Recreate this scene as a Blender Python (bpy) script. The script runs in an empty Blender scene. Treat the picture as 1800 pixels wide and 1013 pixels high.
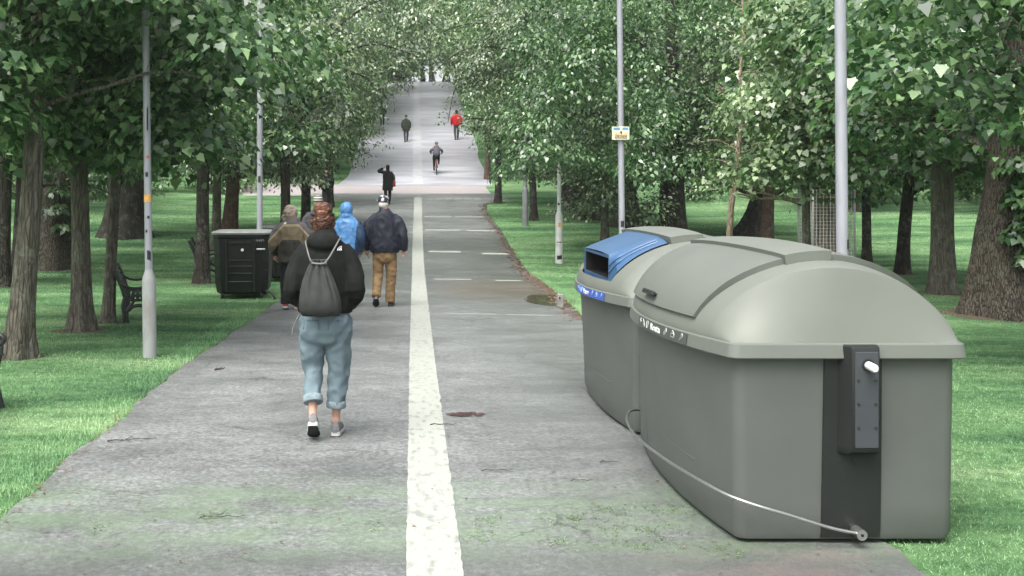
import bpy, bmesh, math, random
import numpy as np
from mathutils import Vector, Matrix, Euler, noise as mnoise

# ------------------------------------------------------------------ camera, sky, sun, exposure
C = bpy.context.scene.collection
SC = bpy.context.scene
F, VX, HY, CH = 1900.0, 728.0, 347.0, 1.73          # focal length in photo pixels, vanishing point, eye height
cam_d = bpy.data.cameras.new('camera')
cam = bpy.data.objects.new('camera', cam_d); C.objects.link(cam)
cam.location = (0, 0, CH); cam.rotation_euler = (math.pi/2, 0, 0)
cam_d.sensor_width = 36.0; cam_d.lens = 36.0*F/1800.0
cam_d.shift_x = (900-VX)/1800.0; cam_d.shift_y = -(506.5-HY)/1800.0
cam_d.clip_start = 0.1; cam_d.clip_end = 2000
SC.camera = cam

W = bpy.data.worlds.new('World'); SC.world = W; W.use_nodes = True
SUN_EL, SUN_AZ = math.radians(60), math.radians(-150)     # azimuth measured from +Y towards +X
nt = W.node_tree; nt.nodes.clear()
sky = nt.nodes.new('ShaderNodeTexSky'); sky.sky_type = 'NISHITA'; sky.sun_disc = False
sky.sun_elevation = SUN_EL; sky.sun_rotation = SUN_AZ
sky.air_density = 1.0; sky.dust_density = 6.0; sky.ozone_density = 1.0
bw = nt.nodes.new('ShaderNodeRGBToBW'); mx = nt.nodes.new('ShaderNodeMix'); mx.data_type = 'RGBA'
mx.inputs[0].default_value = 0.80                        # overcast: most of the blue is gone
bg = nt.nodes.new('ShaderNodeBackground'); bg.inputs[1].default_value = 0.15
wo = nt.nodes.new('ShaderNodeOutputWorld')
nt.links.new(sky.outputs[0], bw.inputs[0]); nt.links.new(sky.outputs[0], mx.inputs[6]); nt.links.new(bw.outputs[0], mx.inputs[7])
nt.links.new(mx.outputs[2], bg.inputs[0]); nt.links.new(bg.outputs[0], wo.inputs[0])
sun_d = bpy.data.lights.new('sun', 'SUN'); sun_d.energy = 1.1; sun_d.angle = math.radians(40); sun_d.color = (1, 0.97, 0.92)
sun = bpy.data.objects.new('sun', sun_d); C.objects.link(sun)
sd = Vector((math.sin(SUN_AZ)*math.cos(SUN_EL), math.cos(SUN_AZ)*math.cos(SUN_EL), math.sin(SUN_EL)))
sun.rotation_euler = (-sd).to_track_quat('-Z', 'Y').to_euler(); sun.location = sd*60
SC.view_settings.view_transform = 'Standard'; SC.view_settings.look = 'None'
SC.view_settings.exposure = 1.55; SC.view_settings.gamma = 1.0; SC.view_settings.use_curve_mapping = False
SC.cycles.max_bounces = 6; SC.cycles.diffuse_bounces = 3; SC.cycles.glossy_bounces = 3
SC.cycles.transmission_bounces = 4; SC.cycles.transparent_max_bounces = 4

R = math.radians
rnd = random.Random(7)
rng = np.random.default_rng(11)

# ------------------------------------------------------------------ helpers
_KY = np.array([-60, -10, 24, 30, 36, 45, 56, 66, 85, 100, 140, 320.0])
_KZ = np.array([0, 0, 0.0, 0.27, 0.72, 1.42, 2.97, 5.1, 9.0, 11.9, 16.5, 22.0])
_dz = np.gradient(_KZ, _KY); _dz[:3] = 0
def gz(y):
    y = float(min(max(y, -59.9), 319.9)); i = int(np.searchsorted(_KY, y, 'right')-1)
    h = _KY[i+1]-_KY[i]; t = (y-_KY[i])/h
    return float((1+2*t)*(1-t)**2*_KZ[i] + t*(1-t)**2*h*_dz[i] + t*t*(3-2*t)*_KZ[i+1] + t*t*(t-1)*h*_dz[i+1])
def px(x, y, D): return Vector(((x-VX)*D/F, D, CH-(y-HY)*D/F))
def lawn_z(x, y):
    e = max(0.0, abs(x+0.2)-3.4)
    n = mnoise.noise(Vector((x*0.13, y*0.13, 3.1)))*0.22
    return gz(y) + min(e*0.15, 1.0)*n + (0.012*max(0, -x-8) if x < 0 else 0.008*max(0, x-9))

class MB:
    def __init__(s): s.v = []; s.f = []
    def add(s, vs, fs):
        o = len(s.v); s.v += [tuple(v) for v in vs]; s.f += [tuple(i+o for i in f) for f in fs]; return s
    def loft(s, rings, cap=(True, True), closed=True):
        n = len(rings[0]); vs = [p for r in rings for p in r]; fs = []
        for k in range(len(rings)-1):
            for i in range(n if closed else n-1):
                j = (i+1) % n
                fs.append((k*n+i, k*n+j, (k+1)*n+j, (k+1)*n+i))
        if cap[0]: fs.append(tuple(range(n-1, -1, -1)))
        if cap[1]: fs.append(tuple((len(rings)-1)*n+i for i in range(n)))
        return s.add(vs, fs)
    def tube(s, pts, rad, n=10, cap=(True, True), mod=None, flat=1.0):
        pts = [Vector(p) for p in pts]
        if not hasattr(rad, '__len__'): rad = [rad]*len(pts)
        rings = []; prev = None
        for k, p in enumerate(pts):
            t = (pts[min(k+1, len(pts)-1)]-pts[max(k-1, 0)])
            if t.length < 1e-9: t = Vector((0, 0, 1))
            t.normalize()
            if prev is None:
                a = Vector((1, 0, 0)) if abs(t.x) < 0.8 else Vector((0, 1, 0))
                u = (a-t*a.dot(t)).normalized()
            else:
                u = (prev-t*prev.dot(t)).normalized()
            prev = u; w = t.cross(u); r = rad[k]
            ra, rb = r if hasattr(r, '__len__') else (r, r*flat)
            rings.append([p+u*math.cos(2*math.pi*i/n)*ra*(mod(k, i) if mod else 1)+w*math.sin(2*math.pi*i/n)*rb*(mod(k, i) if mod else 1) for i in range(n)])
        return s.loft(rings, cap)
    def ell(s, c, r, n=16, m=10, rot=None):
        rings = []
        for k in range(1, m):
            a = math.pi*k/m
            rings.append([Vector((r[0]*math.sin(a)*math.cos(2*math.pi*i/n), r[1]*math.sin(a)*math.sin(2*math.pi*i/n), -r[2]*math.cos(a))) for i in range(n)])
        M = rot.to_matrix() if rot else Matrix.Identity(3)
        return s.loft([[M @ p+Vector(c) for p in q] for q in rings])
    def box(s, c, d, rot=None, bev=0.0):
        x, y, z = d[0]/2, d[1]/2, d[2]/2
        M = rot.to_matrix() if rot else Matrix.Identity(3)
        if bev <= 0:
            vs = [(-x,-y,-z),(x,-y,-z),(x,y,-z),(-x,y,-z),(-x,-y,z),(x,-y,z),(x,y,z),(-x,y,z)]
            return s.add([M @ Vector(v)+Vector(c) for v in vs], [(0,3,2,1),(4,5,6,7),(0,1,5,4),(1,2,6,5),(2,3,7,6),(3,0,4,7)])
        rings = []
        for zz, k in ((-z, bev), (-z+bev, 0), (z-bev, 0), (z, bev)):
            X, Y = x-k, y-k; b = bev
            ring = [(-X+b,-Y),(X-b,-Y),(X,-Y+b),(X,Y-b),(X-b,Y),(-X+b,Y),(-X,Y-b),(-X,-Y+b)]
            rings.append([M @ Vector((p[0], p[1], zz))+Vector(c) for p in ring])
        return s.loft(rings)
    def lathe(s, prof, n=20, c=(0,0,0), lean=(0,0)):
        return s.loft([[Vector((c[0]+lean[0]*z+r*math.cos(2*math.pi*i/n), c[1]+lean[1]*z+r*math.sin(2*math.pi*i/n), c[2]+z)) for i in range(n)] for r, z in prof])
    def build(s, name, mat, parent=None, smooth=False, loc=None):
        me = bpy.data.meshes.new(name); me.from_pydata(s.v, [], s.f); me.validate()
        bm = bmesh.new(); bm.from_mesh(me); bmesh.ops.recalc_face_normals(bm, faces=bm.faces); bm.to_mesh(me); bm.free()
        if smooth:
            me.polygons.foreach_set('use_smooth', [True]*len(me.polygons))
            if smooth != 'all': me.set_sharp_from_angle(angle=R(smooth if smooth > 1 else 40))
        me.materials.append(mat)
        o = bpy.data.objects.new(name, me); C.objects.link(o)
        if parent: o.parent = parent
        if loc is not None: o.location = loc
        return o

def cook(o, voxel=None, smooth=0, wrinkle=0.0, wscale=14.0, wdir=(1, 1, 1), dec=0):
    """fuse the overlapping closed pieces of a mesh into one continuous skin"""
    if voxel:
        m = o.modifiers.new('r', 'REMESH'); m.mode = 'VOXEL'; m.voxel_size = voxel
    if smooth:
        m = o.modifiers.new('s', 'SMOOTH'); m.factor = 0.5; m.iterations = smooth
    dg = bpy.context.evaluated_depsgraph_get()
    me = bpy.data.meshes.new_from_object(o.evaluated_get(dg)); me.name = o.name
    mats = [m for m in o.data.materials]
    o.modifiers.clear(); o.data = me
    if not len(me.materials):
        for m in mats: me.materials.append(m)
    if wrinkle:
        off = Vector((rnd.random()*50, rnd.random()*50, 0)); wd = Vector(wdir)
        nv = [v.normal.copy() for v in me.vertices]
        for v, n in zip(me.vertices, nv):
            q = Vector((v.co.x*wd.x, v.co.y*wd.y, v.co.z*wd.z))*wscale+off
            a = 1-abs(mnoise.noise(q))*2 + 0.4*mnoise.noise(q*2.3)
            v.co += n*wrinkle*(a-0.4)
    me.polygons.foreach_set('use_smooth', [True]*len(me.polygons)); me.update()
    return o

def tag(o, label, cat, group=None, kind=None):
    if label: o['label'] = label
    if cat: o['category'] = cat
    if group: o['group'] = group
    if kind: o['kind'] = kind
    return o
def thing(name, label, cat, loc=(0,0,0), rz=0, group=None):
    o = bpy.data.objects.new(name, None); C.objects.link(o); o.empty_display_size = 0.1
    o.location = loc; o.rotation_euler = (0, 0, rz)
    return tag(o, label, cat, group)
def kids(o): return [x for x in C.objects if x.parent == o]
def dup(o, parent=None):
    c = o.copy(); C.objects.link(c)
    if parent is not None: c.parent = parent
    for k in kids(o): dup(k, c)
    return c

# ------------------------------------------------------------------ materials
def mat(name, col, rough=0.6, spec=0.5, var=0.0, vscale=8.0, bump=0.0, bscale=60.0, col2=None, metallic=0.0, coat=0.0, stretch=(1,1,1), lo=0.35, hi=0.65, sheen=0.0):
    m = bpy.data.materials.new(name); m.use_nodes = True; t = m.node_tree; N = t.nodes; L = t.links
    b = N['Principled BSDF']; b.inputs['Base Color'].default_value = (*col, 1); b.inputs['Roughness'].default_value = rough
    b.inputs['Specular IOR Level'].default_value = spec; b.inputs['Metallic'].default_value = metallic; b.inputs['Coat Weight'].default_value = coat
    if sheen: b.inputs['Sheen Weight'].default_value = sheen
    tc = N.new('ShaderNodeTexCoord'); mp = N.new('ShaderNodeMapping'); mp.inputs['Scale'].default_value = stretch
    L.new(tc.outputs['Object'], mp.inputs[0])
    if var or col2:
        n = N.new('ShaderNodeTexNoise'); n.inputs['Scale'].default_value = vscale; n.inputs['Detail'].default_value = 6
        L.new(mp.outputs[0], n.inputs[0])
        r = N.new('ShaderNodeValToRGB'); r.color_ramp.elements[0].position = lo; r.color_ramp.elements[1].position = hi
        c2 = col2 or tuple(c*(1-var) for c in col); c1 = col if col2 else tuple(min(1, c*(1+var)) for c in col)
        r.color_ramp.elements[0].color = (*c2, 1); r.color_ramp.elements[1].color = (*c1, 1)
        L.new(n.outputs[0], r.inputs[0]); L.new(r.outputs[0], b.inputs['Base Color'])
    if bump:
        n2 = N.new('ShaderNodeTexNoise'); n2.inputs['Scale'].default_value = bscale; n2.inputs['Detail'].default_value = 4
        L.new(mp.outputs[0], n2.inputs[0])
        bp = N.new('ShaderNodeBump'); bp.inputs['Strength'].default_value = bump; bp.inputs['Distance'].default_value = 0.01
        L.new(n2.outputs[0], bp.inputs['Height']); L.new(bp.outputs[0], b.inputs['Normal'])
    return m

def nodes(m): return m.node_tree.nodes, m.node_tree.links
def new_noise(m, vec, scale, detail=5, rough=0.55):
    N, L = nodes(m); n = N.new('ShaderNodeTexNoise'); n.inputs['Scale'].default_value = scale; n.inputs['Detail'].default_value = detail
    n.inputs['Roughness'].default_value = rough; L.new(vec, n.inputs[0]); return n.outputs[0]
def ramp(m, fac, stops, interp='LINEAR'):
    N, L = nodes(m); r = N.new('ShaderNodeValToRGB'); r.color_ramp.interpolation = interp
    e = r.color_ramp.elements
    while len(e) < len(stops): e.new(0.5)
    for k, (p, c) in enumerate(stops):
        e[k].position = p; e[k].color = (c, c, c, 1) if not hasattr(c, '__len__') else (*c, 1)
    L.new(fac, r.inputs[0]); return r.outputs[0]
def mixc(m, fac, a, b, mode='MIX'):
    N, L = nodes(m); x = N.new('ShaderNodeMix'); x.data_type = 'RGBA'; x.blend_type = mode
    for s, v in ((x.inputs[0], fac), (x.inputs[6], a), (x.inputs[7], b)):
        if hasattr(v, 'is_linked') or isinstance(v, bpy.types.NodeSocket): L.new(v, s)
        elif hasattr(v, '__len__'): s.default_value = (*v, 1)
        else: s.default_value = v
    return x.outputs[2]
def math_(m, op, a, b=None, clamp=False):
    N, L = nodes(m); x = N.new('ShaderNodeMath'); x.operation = op; x.use_clamp = clamp
    for s, v in ((x.inputs[0], a), (x.inputs[1], b)):
        if v is None: continue
        if isinstance(v, bpy.types.NodeSocket): L.new(v, s)
        else: s.default_value = v
    return x.outputs[0]
def band(m, v, a, b, soft):
    """1 inside [a,b] of a coordinate, soft edges"""
    N, L = nodes(m)
    def step(lo, hi):
        x = N.new('ShaderNodeMapRange'); x.interpolation_type = 'SMOOTHSTEP'
        x.inputs[1].default_value = lo; x.inputs[2].default_value = hi; L.new(v, x.inputs[0]); return x.outputs[0]
    return math_(m, 'MULTIPLY', step(a-soft, a+soft), math_(m, 'SUBTRACT', 1.0, step(b-soft, b+soft)))

# asphalt: speckled grey tarmac, worn and wet in bands, moss film near the camera, leaf stain on the right lane
def asphalt_mat():
    m = bpy.data.materials.new('asphalt'); m.use_nodes = True; N, L = nodes(m); b = N['Principled BSDF']
    tc = N.new('ShaderNodeTexCoord'); co = tc.outputs['Object']; sp = N.new('ShaderNodeSeparateXYZ'); L.new(co, sp.inputs[0])
    X, Y = sp.outputs[0], sp.outputs[1]
    mp = N.new('ShaderNodeMapping'); mp.inputs['Scale'].default_value = (0.6, 0.9, 1); L.new(co, mp.inputs[0]); st = mp.outputs[0]
    mp2 = N.new('ShaderNodeMapping'); mp2.inputs['Scale'].default_value = (0.8, 1.5, 1); L.new(co, mp2.inputs[0]); st2 = mp2.outputs[0]
    col = ramp(m, new_noise(m, co, 30, 8, 0.95), [(0.36, (0.036, 0.039, 0.038)), (0.5, (0.141, 0.148, 0.145)), (0.64, (0.340, 0.352, 0.344))])
    col = mixc(m, 0.8, col, ramp(m, new_noise(m, st, 1.4, 6), [(0.3, (0.60, 0.61, 0.60)), (0.68, (1.22, 1.22, 1.22))]), 'MULTIPLY')
    col = mixc(m, 0.7, col, ramp(m, new_noise(m, st2, 5.0, 5), [(0.35, (0.8, 0.8, 0.8)), (0.65, (1.12, 1.12, 1.12))]), 'MULTIPLY')
    col = mixc(m, math_(m, 'MULTIPLY', X_shift(m, X, 0.2, 1.4), 0.40), col, (0.085, 0.092, 0.084))
    # dark wet leaf-stained stretch
    wet = math_(m, 'MULTIPLY', band(m, Y, 17.6, 33, 2.0), ramp(m, new_noise(m, st, 1.1, 5), [(0.3, 0.35), (0.6, 1.0)]))
    brown = math_(m, 'MULTIPLY', band(m, Y, 18.5, 22, 1.5), ramp(m, X_shift(m, X, 0.3, 2.6), [(0, 0.0), (0.3, 1.0)]))
    col = mixc(m, math_(m, 'MULTIPLY', wet, 0.62), col, (0.055, 0.06, 0.052))
    col = mixc(m, math_(m, 'MULTIPLY', brown, 0.55), col, (0.115, 0.085, 0.062))
    col = mixc(m, math_(m, 'MULTIPLY', band(m, Y, 1, 5.35, 0.25), ramp(m, new_noise(m, st, 2.0, 5), [(0.3, 0.25), (0.65, 0.75)])), col, (0.067, 0.071, 0.066))
    # moss film
    moss = math_(m, 'MULTIPLY', band(m, Y, 5.2, 6.5, 0.35), ramp(m, new_noise(m, st2, 2.6, 8, 0.65), [(0.36, 0.0), (0.62, 1.0)]))
    col = mixc(m, math_(m, 'MULTIPLY', moss, 0.55), col, (0.134, 0.201, 0.115))
    pink = math_(m, 'MULTIPLY', math_(m, 'MULTIPLY', band(m, Y, 4.6, 5.3, 0.1), X_shift(m, X, 0.8, 1.6)), ramp(m, new_noise(m, st2, 3, 6), [(0.42, 0.0), (0.65, 1.0)]))
    col = mixc(m, math_(m, 'MULTIPLY', pink, 0.25), col, (0.23, 0.15, 0.15))
    # bits of dark litter
    bits = ramp(m, new_noise(m, st2, 34, 3, 0.5), [(0.70, 0.0), (0.74, 1.0)])
    col = mixc(m, math_(m, 'MULTIPLY', bits, 0.75), col, (0.035, 0.032, 0.028))
    # cracks
    vo = N.new('ShaderNodeTexVoronoi'); vo.feature = 'DISTANCE_TO_EDGE'; vo.inputs['Scale'].default_value = 0.55
    wv = N.new('ShaderNodeVectorMath'); wv.operation = 'ADD'; L.new(co, wv.inputs[0])
    nz = N.new('ShaderNodeTexNoise'); nz.inputs['Scale'].default_value = 2.2; nz.inputs['Detail'].default_value = 6; L.new(co, nz.inputs[0])
    L.new(nz.outputs['Color'], wv.inputs[1]); L.new(wv.outputs[0], vo.inputs['Vector'])
    cr = math_(m, 'MULTIPLY', ramp(m, vo.outputs[0], [(0.0, 1.0), (0.010, 0.0)]), ramp(m, new_noise(m, co, 0.5, 3), [(0.5, 0.0), (0.6, 1.0)]))
    col = mixc(m, math_(m, 'MULTIPLY', cr, 0.75), col, (0.03, 0.03, 0.03))
    L.new(col, b.inputs['Base Color'])
    ro = ramp(m, new_noise(m, st, 1.6, 5), [(0.35, 0.34), (0.65, 0.62)])
    ro = mixc(m, wet, ro, (0.30, 0.30, 0.30))
    L.new(ro, b.inputs['Roughness']); b.inputs['Specular IOR Level'].default_value = 0.55
    bp = N.new('ShaderNodeBump'); bp.inputs['Strength'].default_value = 0.55; bp.inputs['Distance'].default_value = 0.006
    L.new(new_noise(m, co, 140, 3, 0.7), bp.inputs['Height']); L.new(bp.outputs[0], b.inputs['Normal'])
    return m
def X_shift(m, X, lo, hi):
    N, L = nodes(m); x = N.new('ShaderNodeMapRange'); x.inputs[1].default_value = lo; x.inputs[2].default_value = hi
    L.new(X, x.inputs[0]); return x.outputs[0]
def grass_mat(name, k=1.0, blades=False):
    m = bpy.data.materials.new(name); m.use_nodes = True; N, L = nodes(m); b = N['Principled BSDF']
    tc = N.new('ShaderNodeTexCoord'); co = tc.outputs['Object']
    mp = N.new('ShaderNodeMapping'); mp.inputs['Scale'].default_value = (0.22, 0.75, 1); L.new(co, mp.inputs[0])
    c = ramp(m, new_noise(m, mp.outputs[0], 1.1, 5, 0.6), [(0.33, (0.040*k, 0.094*k, 0.046*k)), (0.5, (0.094*k, 0.182*k, 0.082*k)), (0.68, (0.185*k, 0.280*k, 0.145*k))])  # stretched dark bands also put tree shade and dapples into the grass colour
    if blades:
        g = N.new('ShaderNodeNewGeometry')
        c = mixc(m, 0.9, c, ramp(m, g.outputs['Random Per Island'], [(0, (0.78, 0.80, 0.75)), (0.6, (1.0, 1.0, 1.0)), (1, (1.35, 1.25, 1.2))]), 'MULTIPLY')
    else:
        c = mixc(m, 0.9, c, ramp(m, new_noise(m, co, 7, 8, 0.85), [(0.36, (0.45, 0.5, 0.45)), (0.64, (1.45, 1.4, 1.35))]), 'MULTIPLY')
        bp = N.new('ShaderNodeBump'); bp.inputs['Strength'].default_value = 0.9; bp.inputs['Distance'].default_value = 0.03
        L.new(new_noise(m, co, 42, 5, 0.7), bp.inputs['Height']); L.new(bp.outputs[0], b.inputs['Normal'])
    L.new(c, b.inputs['Base Color']); b.inputs['Roughness'].default_value = 0.6 if blades else 0.95; b.inputs['Specular IOR Level'].default_value = 0.3 if blades else 0.05
    return m
def leaf_mat(name, dark, mid, light, rough=0.30, trans=0.30):
    m = bpy.data.materials.new(name); m.use_nodes = True; N, L = nodes(m); b = N['Principled BSDF']
    g = N.new('ShaderNodeNewGeometry'); tc = N.new('ShaderNodeTexCoord')
    c = ramp(m, g.outputs['Random Per Island'], [(0.0, dark), (0.55, mid), (0.92, light), (1.0, tuple(x*1.3 for x in light))])  # wide leaf tones also paint in shaded gaps and bright highlights
    c = mixc(m, 0.8, c, ramp(m, new_noise(m, tc.outputs['Object'], 1.1, 4), [(0.34, (0.48, 0.54, 0.50)), (0.66, (1.35, 1.3, 1.28))]), 'MULTIPLY')
    L.new(c, b.inputs['Base Color']); b.inputs['Roughness'].default_value = rough; b.inputs['Specular IOR Level'].default_value = 0.8
    tr = N.new('ShaderNodeBsdfTranslucent'); L.new(mixc(m, 1.0, c, (1.0, 1.2, 0.8), 'MULTIPLY'), tr.inputs[0])
    ms = N.new('ShaderNodeMixShader'); ms.inputs[0].default_value = trans
    L.new(b.outputs[0], ms.inputs[1]); L.new(tr.outputs[0], ms.inputs[2]); L.new(ms.outputs[0], N['Material Output'].inputs[0])
    return m
def bark_mat(name, a, b_, sx=1.0, lichen=0.5):
    m = bpy.data.materials.new(name); m.use_nodes = True; N, L = nodes(m); p = N['Principled BSDF']
    tc = N.new('ShaderNodeTexCoord'); co = tc.outputs['Object']
    mp = N.new('ShaderNodeMapping'); mp.inputs['Scale'].default_value = (2.6*sx, 2.6*sx, 0.42*sx); L.new(co, mp.inputs[0])
    f1 = new_noise(m, mp.outputs[0], 9, 9, 0.72); f2 = new_noise(m, co, 5, 6, 0.7); f3 = new_noise(m, co, 26, 5, 0.7)
    vo = N.new('ShaderNodeTexVoronoi'); vo.feature = 'DISTANCE_TO_EDGE'; vo.inputs['Scale'].default_value = 9; L.new(mp.outputs[0], vo.inputs['Vector'])
    fis = ramp(m, vo.outputs[0], [(0.0, 0.0), (0.16, 1.0)])
    c = ramp(m, f1, [(0.34, b_), (0.62, a)])
    c = mixc(m, 0.75, c, fis, 'MULTIPLY') if sx > 1.2 else mixc(m, 0.35, c, fis, 'MULTIPLY')
    li = math_(m, 'MULTIPLY', ramp(m, f2, [(0.50, 0.0), (0.62, 1.0)]), ramp(m, f3, [(0.40, 0.0), (0.56, 1.0)]))
    c = mixc(m, math_(m, 'MULTIPLY', li, lichen), c, (0.20, 0.205, 0.165))
    c = mixc(m, math_(m, 'MULTIPLY', ramp(m, new_noise(m, co, 2.2, 5), [(0.5, 0.0), (0.7, 1.0)]), 0.35*lichen), c, (0.075, 0.095, 0.045))
    L.new(c, p.inputs['Base Color']); p.inputs['Roughness'].default_value = 0.85; p.inputs['Specular IOR Level'].default_value = 0.25
    bp = N.new('ShaderNodeBump'); bp.inputs['Strength'].default_value = 1.0; bp.inputs['Distance'].default_value = 0.03*sx
    L.new(math_(m, 'ADD', math_(m, 'MULTIPLY', fis, 0.6), f1), bp.inputs['Height']); L.new(bp.outputs[0], p.inputs['Normal'])
    return m

A = dict(
 postgrey=mat('dull_grey_post', (0.13, 0.135, 0.14), 0.55, 0.4, var=0.15, vscale=6),
 postwhite=mat('white_painted_post', (0.50, 0.51, 0.50), 0.5, 0.4, var=0.12, vscale=6),
 asphalt=asphalt_mat(), grass=grass_mat('lawn_grass'), blades=grass_mat('grass_blades', 1.7, True),
 paint=mat('worn_white_paint', (0.315, 0.33, 0.295), 0.5, 0.4, col2=(0.215, 0.225, 0.205), vscale=19, bump=0.35, bscale=120, stretch=(1, 0.45, 1), lo=0.32, hi=0.48),
 thinpaint=mat('faded_white_paint', (0.40, 0.41, 0.38), 0.5, 0.4, col2=(0.2, 0.2, 0.19), vscale=14, stretch=(1, 3, 1)),
 gravel=mat('pink_gravel', (0.292, 0.265, 0.261), 0.65, 0.4, var=0.25, vscale=30, bump=0.4, bscale=90),
 farroad=mat('wet_tarmac_sky_tint', (0.356, 0.359, 0.395), 0.34, 0.6, var=0.22, vscale=1.3, bump=0.1, bscale=40, stretch=(0.3, 1, 1)),  # pale lavender base and streaks paint in the sky's reflection on wet tarmac
 earth=mat('damp_earth', (0.085, 0.062, 0.045), 0.9, 0.3, var=0.5, vscale=20, bump=1.0, bscale=50),
 litter=mat('brown_leaf_litter', (0.15, 0.085, 0.06), 0.7, 0.4, var=0.6, vscale=40),
 water=mat('puddle_water', (0.075, 0.072, 0.045), 0.06, 0.5),
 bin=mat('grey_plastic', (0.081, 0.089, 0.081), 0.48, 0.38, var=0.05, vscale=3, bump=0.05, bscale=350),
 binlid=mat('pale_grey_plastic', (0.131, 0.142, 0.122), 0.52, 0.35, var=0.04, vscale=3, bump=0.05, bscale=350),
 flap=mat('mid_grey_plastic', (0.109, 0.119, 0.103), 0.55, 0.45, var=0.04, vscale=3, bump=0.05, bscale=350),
 bindark=mat('charcoal_plastic', (0.016, 0.018, 0.017), 0.42, 0.3, var=0.1, vscale=4, bump=0.04, bscale=300),
 bindark2=mat('slate_plastic', (0.044, 0.048, 0.054), 0.42, 0.35, var=0.08, vscale=4),
 binblue=mat('blue_plastic', (0.036, 0.088, 0.178), 0.36, 0.5, var=0.06, vscale=3),
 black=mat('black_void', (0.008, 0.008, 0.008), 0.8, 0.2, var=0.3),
 steel=mat('brushed_steel', (0.42, 0.43, 0.41), 0.30, 0.5, metallic=0.9, var=0.08, vscale=30),
 knob=mat('white_knob', (0.62, 0.62, 0.58), 0.4, 0.5, var=0.05),
 lab_dark=mat('dark_sticker', (0.060, 0.066, 0.060), 0.45, 0.4, var=0.08), lab_blue=mat('blue_sticker', (0.045, 0.085, 0.30), 0.45, 0.4, var=0.08),
 white=mat('white_print', (0.72, 0.73, 0.70), 0.5, 0.4, var=0.05), greyprint=mat('grey_print', (0.36, 0.38, 0.36), 0.5, 0.4, var=0.05),
 ltblue=mat('light_blue_print', (0.22, 0.32, 0.62), 0.5, 0.4, var=0.05),
 pole=mat('galvanised_pole', (0.269, 0.276, 0.304), 0.45, 0.5, var=0.12, vscale=5, stretch=(3, 3, 0.6), metallic=0.15),
 polebase=mat('painted_pole_base', (0.269, 0.280, 0.276), 0.55, 0.4, col2=(0.190, 0.182, 0.166), vscale=3.2, stretch=(2, 2, 0.8), lo=0.25, hi=0.5),
 sticker=mat('orange_sticker', (0.62, 0.33, 0.10), 0.5, 0.3, var=0.2, vscale=40), redst=mat('red_sticker', (0.5, 0.10, 0.08), 0.5, 0.3, var=0.2),
 inkmark=mat('black_ink', (0.02, 0.02, 0.022), 0.6, 0.3, var=0.3),
 iron=mat('black_iron', (0.016, 0.018, 0.018), 0.4, 0.5, var=0.3, vscale=20), dump=mat('black_bin_plastic', (0.008, 0.010, 0.009), 0.40, 0.4, var=0.35, vscale=5, bump=0.15, bscale=40),
 dumplid=mat('grey_bin_lid', (0.22, 0.23, 0.22), 0.4, 0.5, var=0.15, vscale=8), stone=mat('pale_stone', (0.20, 0.21, 0.19), 0.8, 0.3, var=0.25, vscale=12, bump=0.6),
 signface=mat('sign_cream', (0.60, 0.57, 0.42), 0.4, 0.4, var=0.06), signblue=mat('sign_blue', (0.09, 0.24, 0.42), 0.4, 0.4, var=0.05), signor=mat('sign_orange', (0.58, 0.42, 0.24), 0.4, 0.4, var=0.15, vscale=30),
 mesh=mat('galvanised_wire', (0.62, 0.60, 0.61), 0.4, 0.5, metallic=0.4, var=0.1),
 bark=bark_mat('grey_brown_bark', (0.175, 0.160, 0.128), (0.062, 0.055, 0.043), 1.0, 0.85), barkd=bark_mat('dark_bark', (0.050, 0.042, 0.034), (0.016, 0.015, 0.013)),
 barko=bark_mat('old_ridged_bark', (0.165, 0.138, 0.108), (0.042, 0.034, 0.027), 1.5, 0.45), barkp=bark_mat('pale_bark', (0.42, 0.34, 0.25), (0.16, 0.115, 0.08), 1.0, 0.3),
 barkr=bark_mat('reddish_bark', (0.165, 0.105, 0.080), (0.07, 0.045, 0.035)),
 leafd=leaf_mat('deep_green_leaves', (0.023, 0.062, 0.024), (0.071, 0.154, 0.058), (0.203, 0.302, 0.146)),
 leafm=leaf_mat('green_leaves', (0.027, 0.071, 0.026), (0.096, 0.187, 0.074), (0.270, 0.364, 0.185)),
 leafl=leaf_mat('yellow_green_leaves', (0.075, 0.140, 0.060), (0.160, 0.240, 0.110), (0.290, 0.370, 0.200)),
 leafs=leaf_mat('silvery_leaves', (0.031, 0.064, 0.031), (0.130, 0.192, 0.107), (0.343, 0.395, 0.254)),
)
# ------------------------------------------------------------------ the setting: lawn, paths, road
def grid_mesh(name, xs, ys, zf, m, kind='structure'):
    nx = len(xs); v = [(x, y, zf(x, y)) for y in ys for x in xs]
    f = [(j*nx+i, j*nx+i+1, (j+1)*nx+i+1, (j+1)*nx+i) for j in range(len(ys)-1) for i in range(nx-1)]
    me = bpy.data.meshes.new(name); me.from_pydata(v, [], f); me.materials.append(m)
    me.polygons.foreach_set('use_smooth', [True]*len(f))
    o = bpy.data.objects.new(name, me); C.objects.link(o); o['kind'] = kind; return o
YS = sorted(set([-55, -30, -15, -6, -2] + [round(0.5*i, 2) for i in range(0, 260)] + [130+8*i for i in range(24)]))
XS = [-150, -110, -80, -60, -48, -38, -31] + [-26+1.0*i for i in range(22)] + [-3.7, -3.2, -1.5, 0, 1.5, 3.0, 3.4] + [4.0+1.0*i for i in range(24)] + [30, 38, 48, 60, 80, 110, 150]
grid_mesh('lawn', XS, YS, lawn_z, A['grass'])

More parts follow.
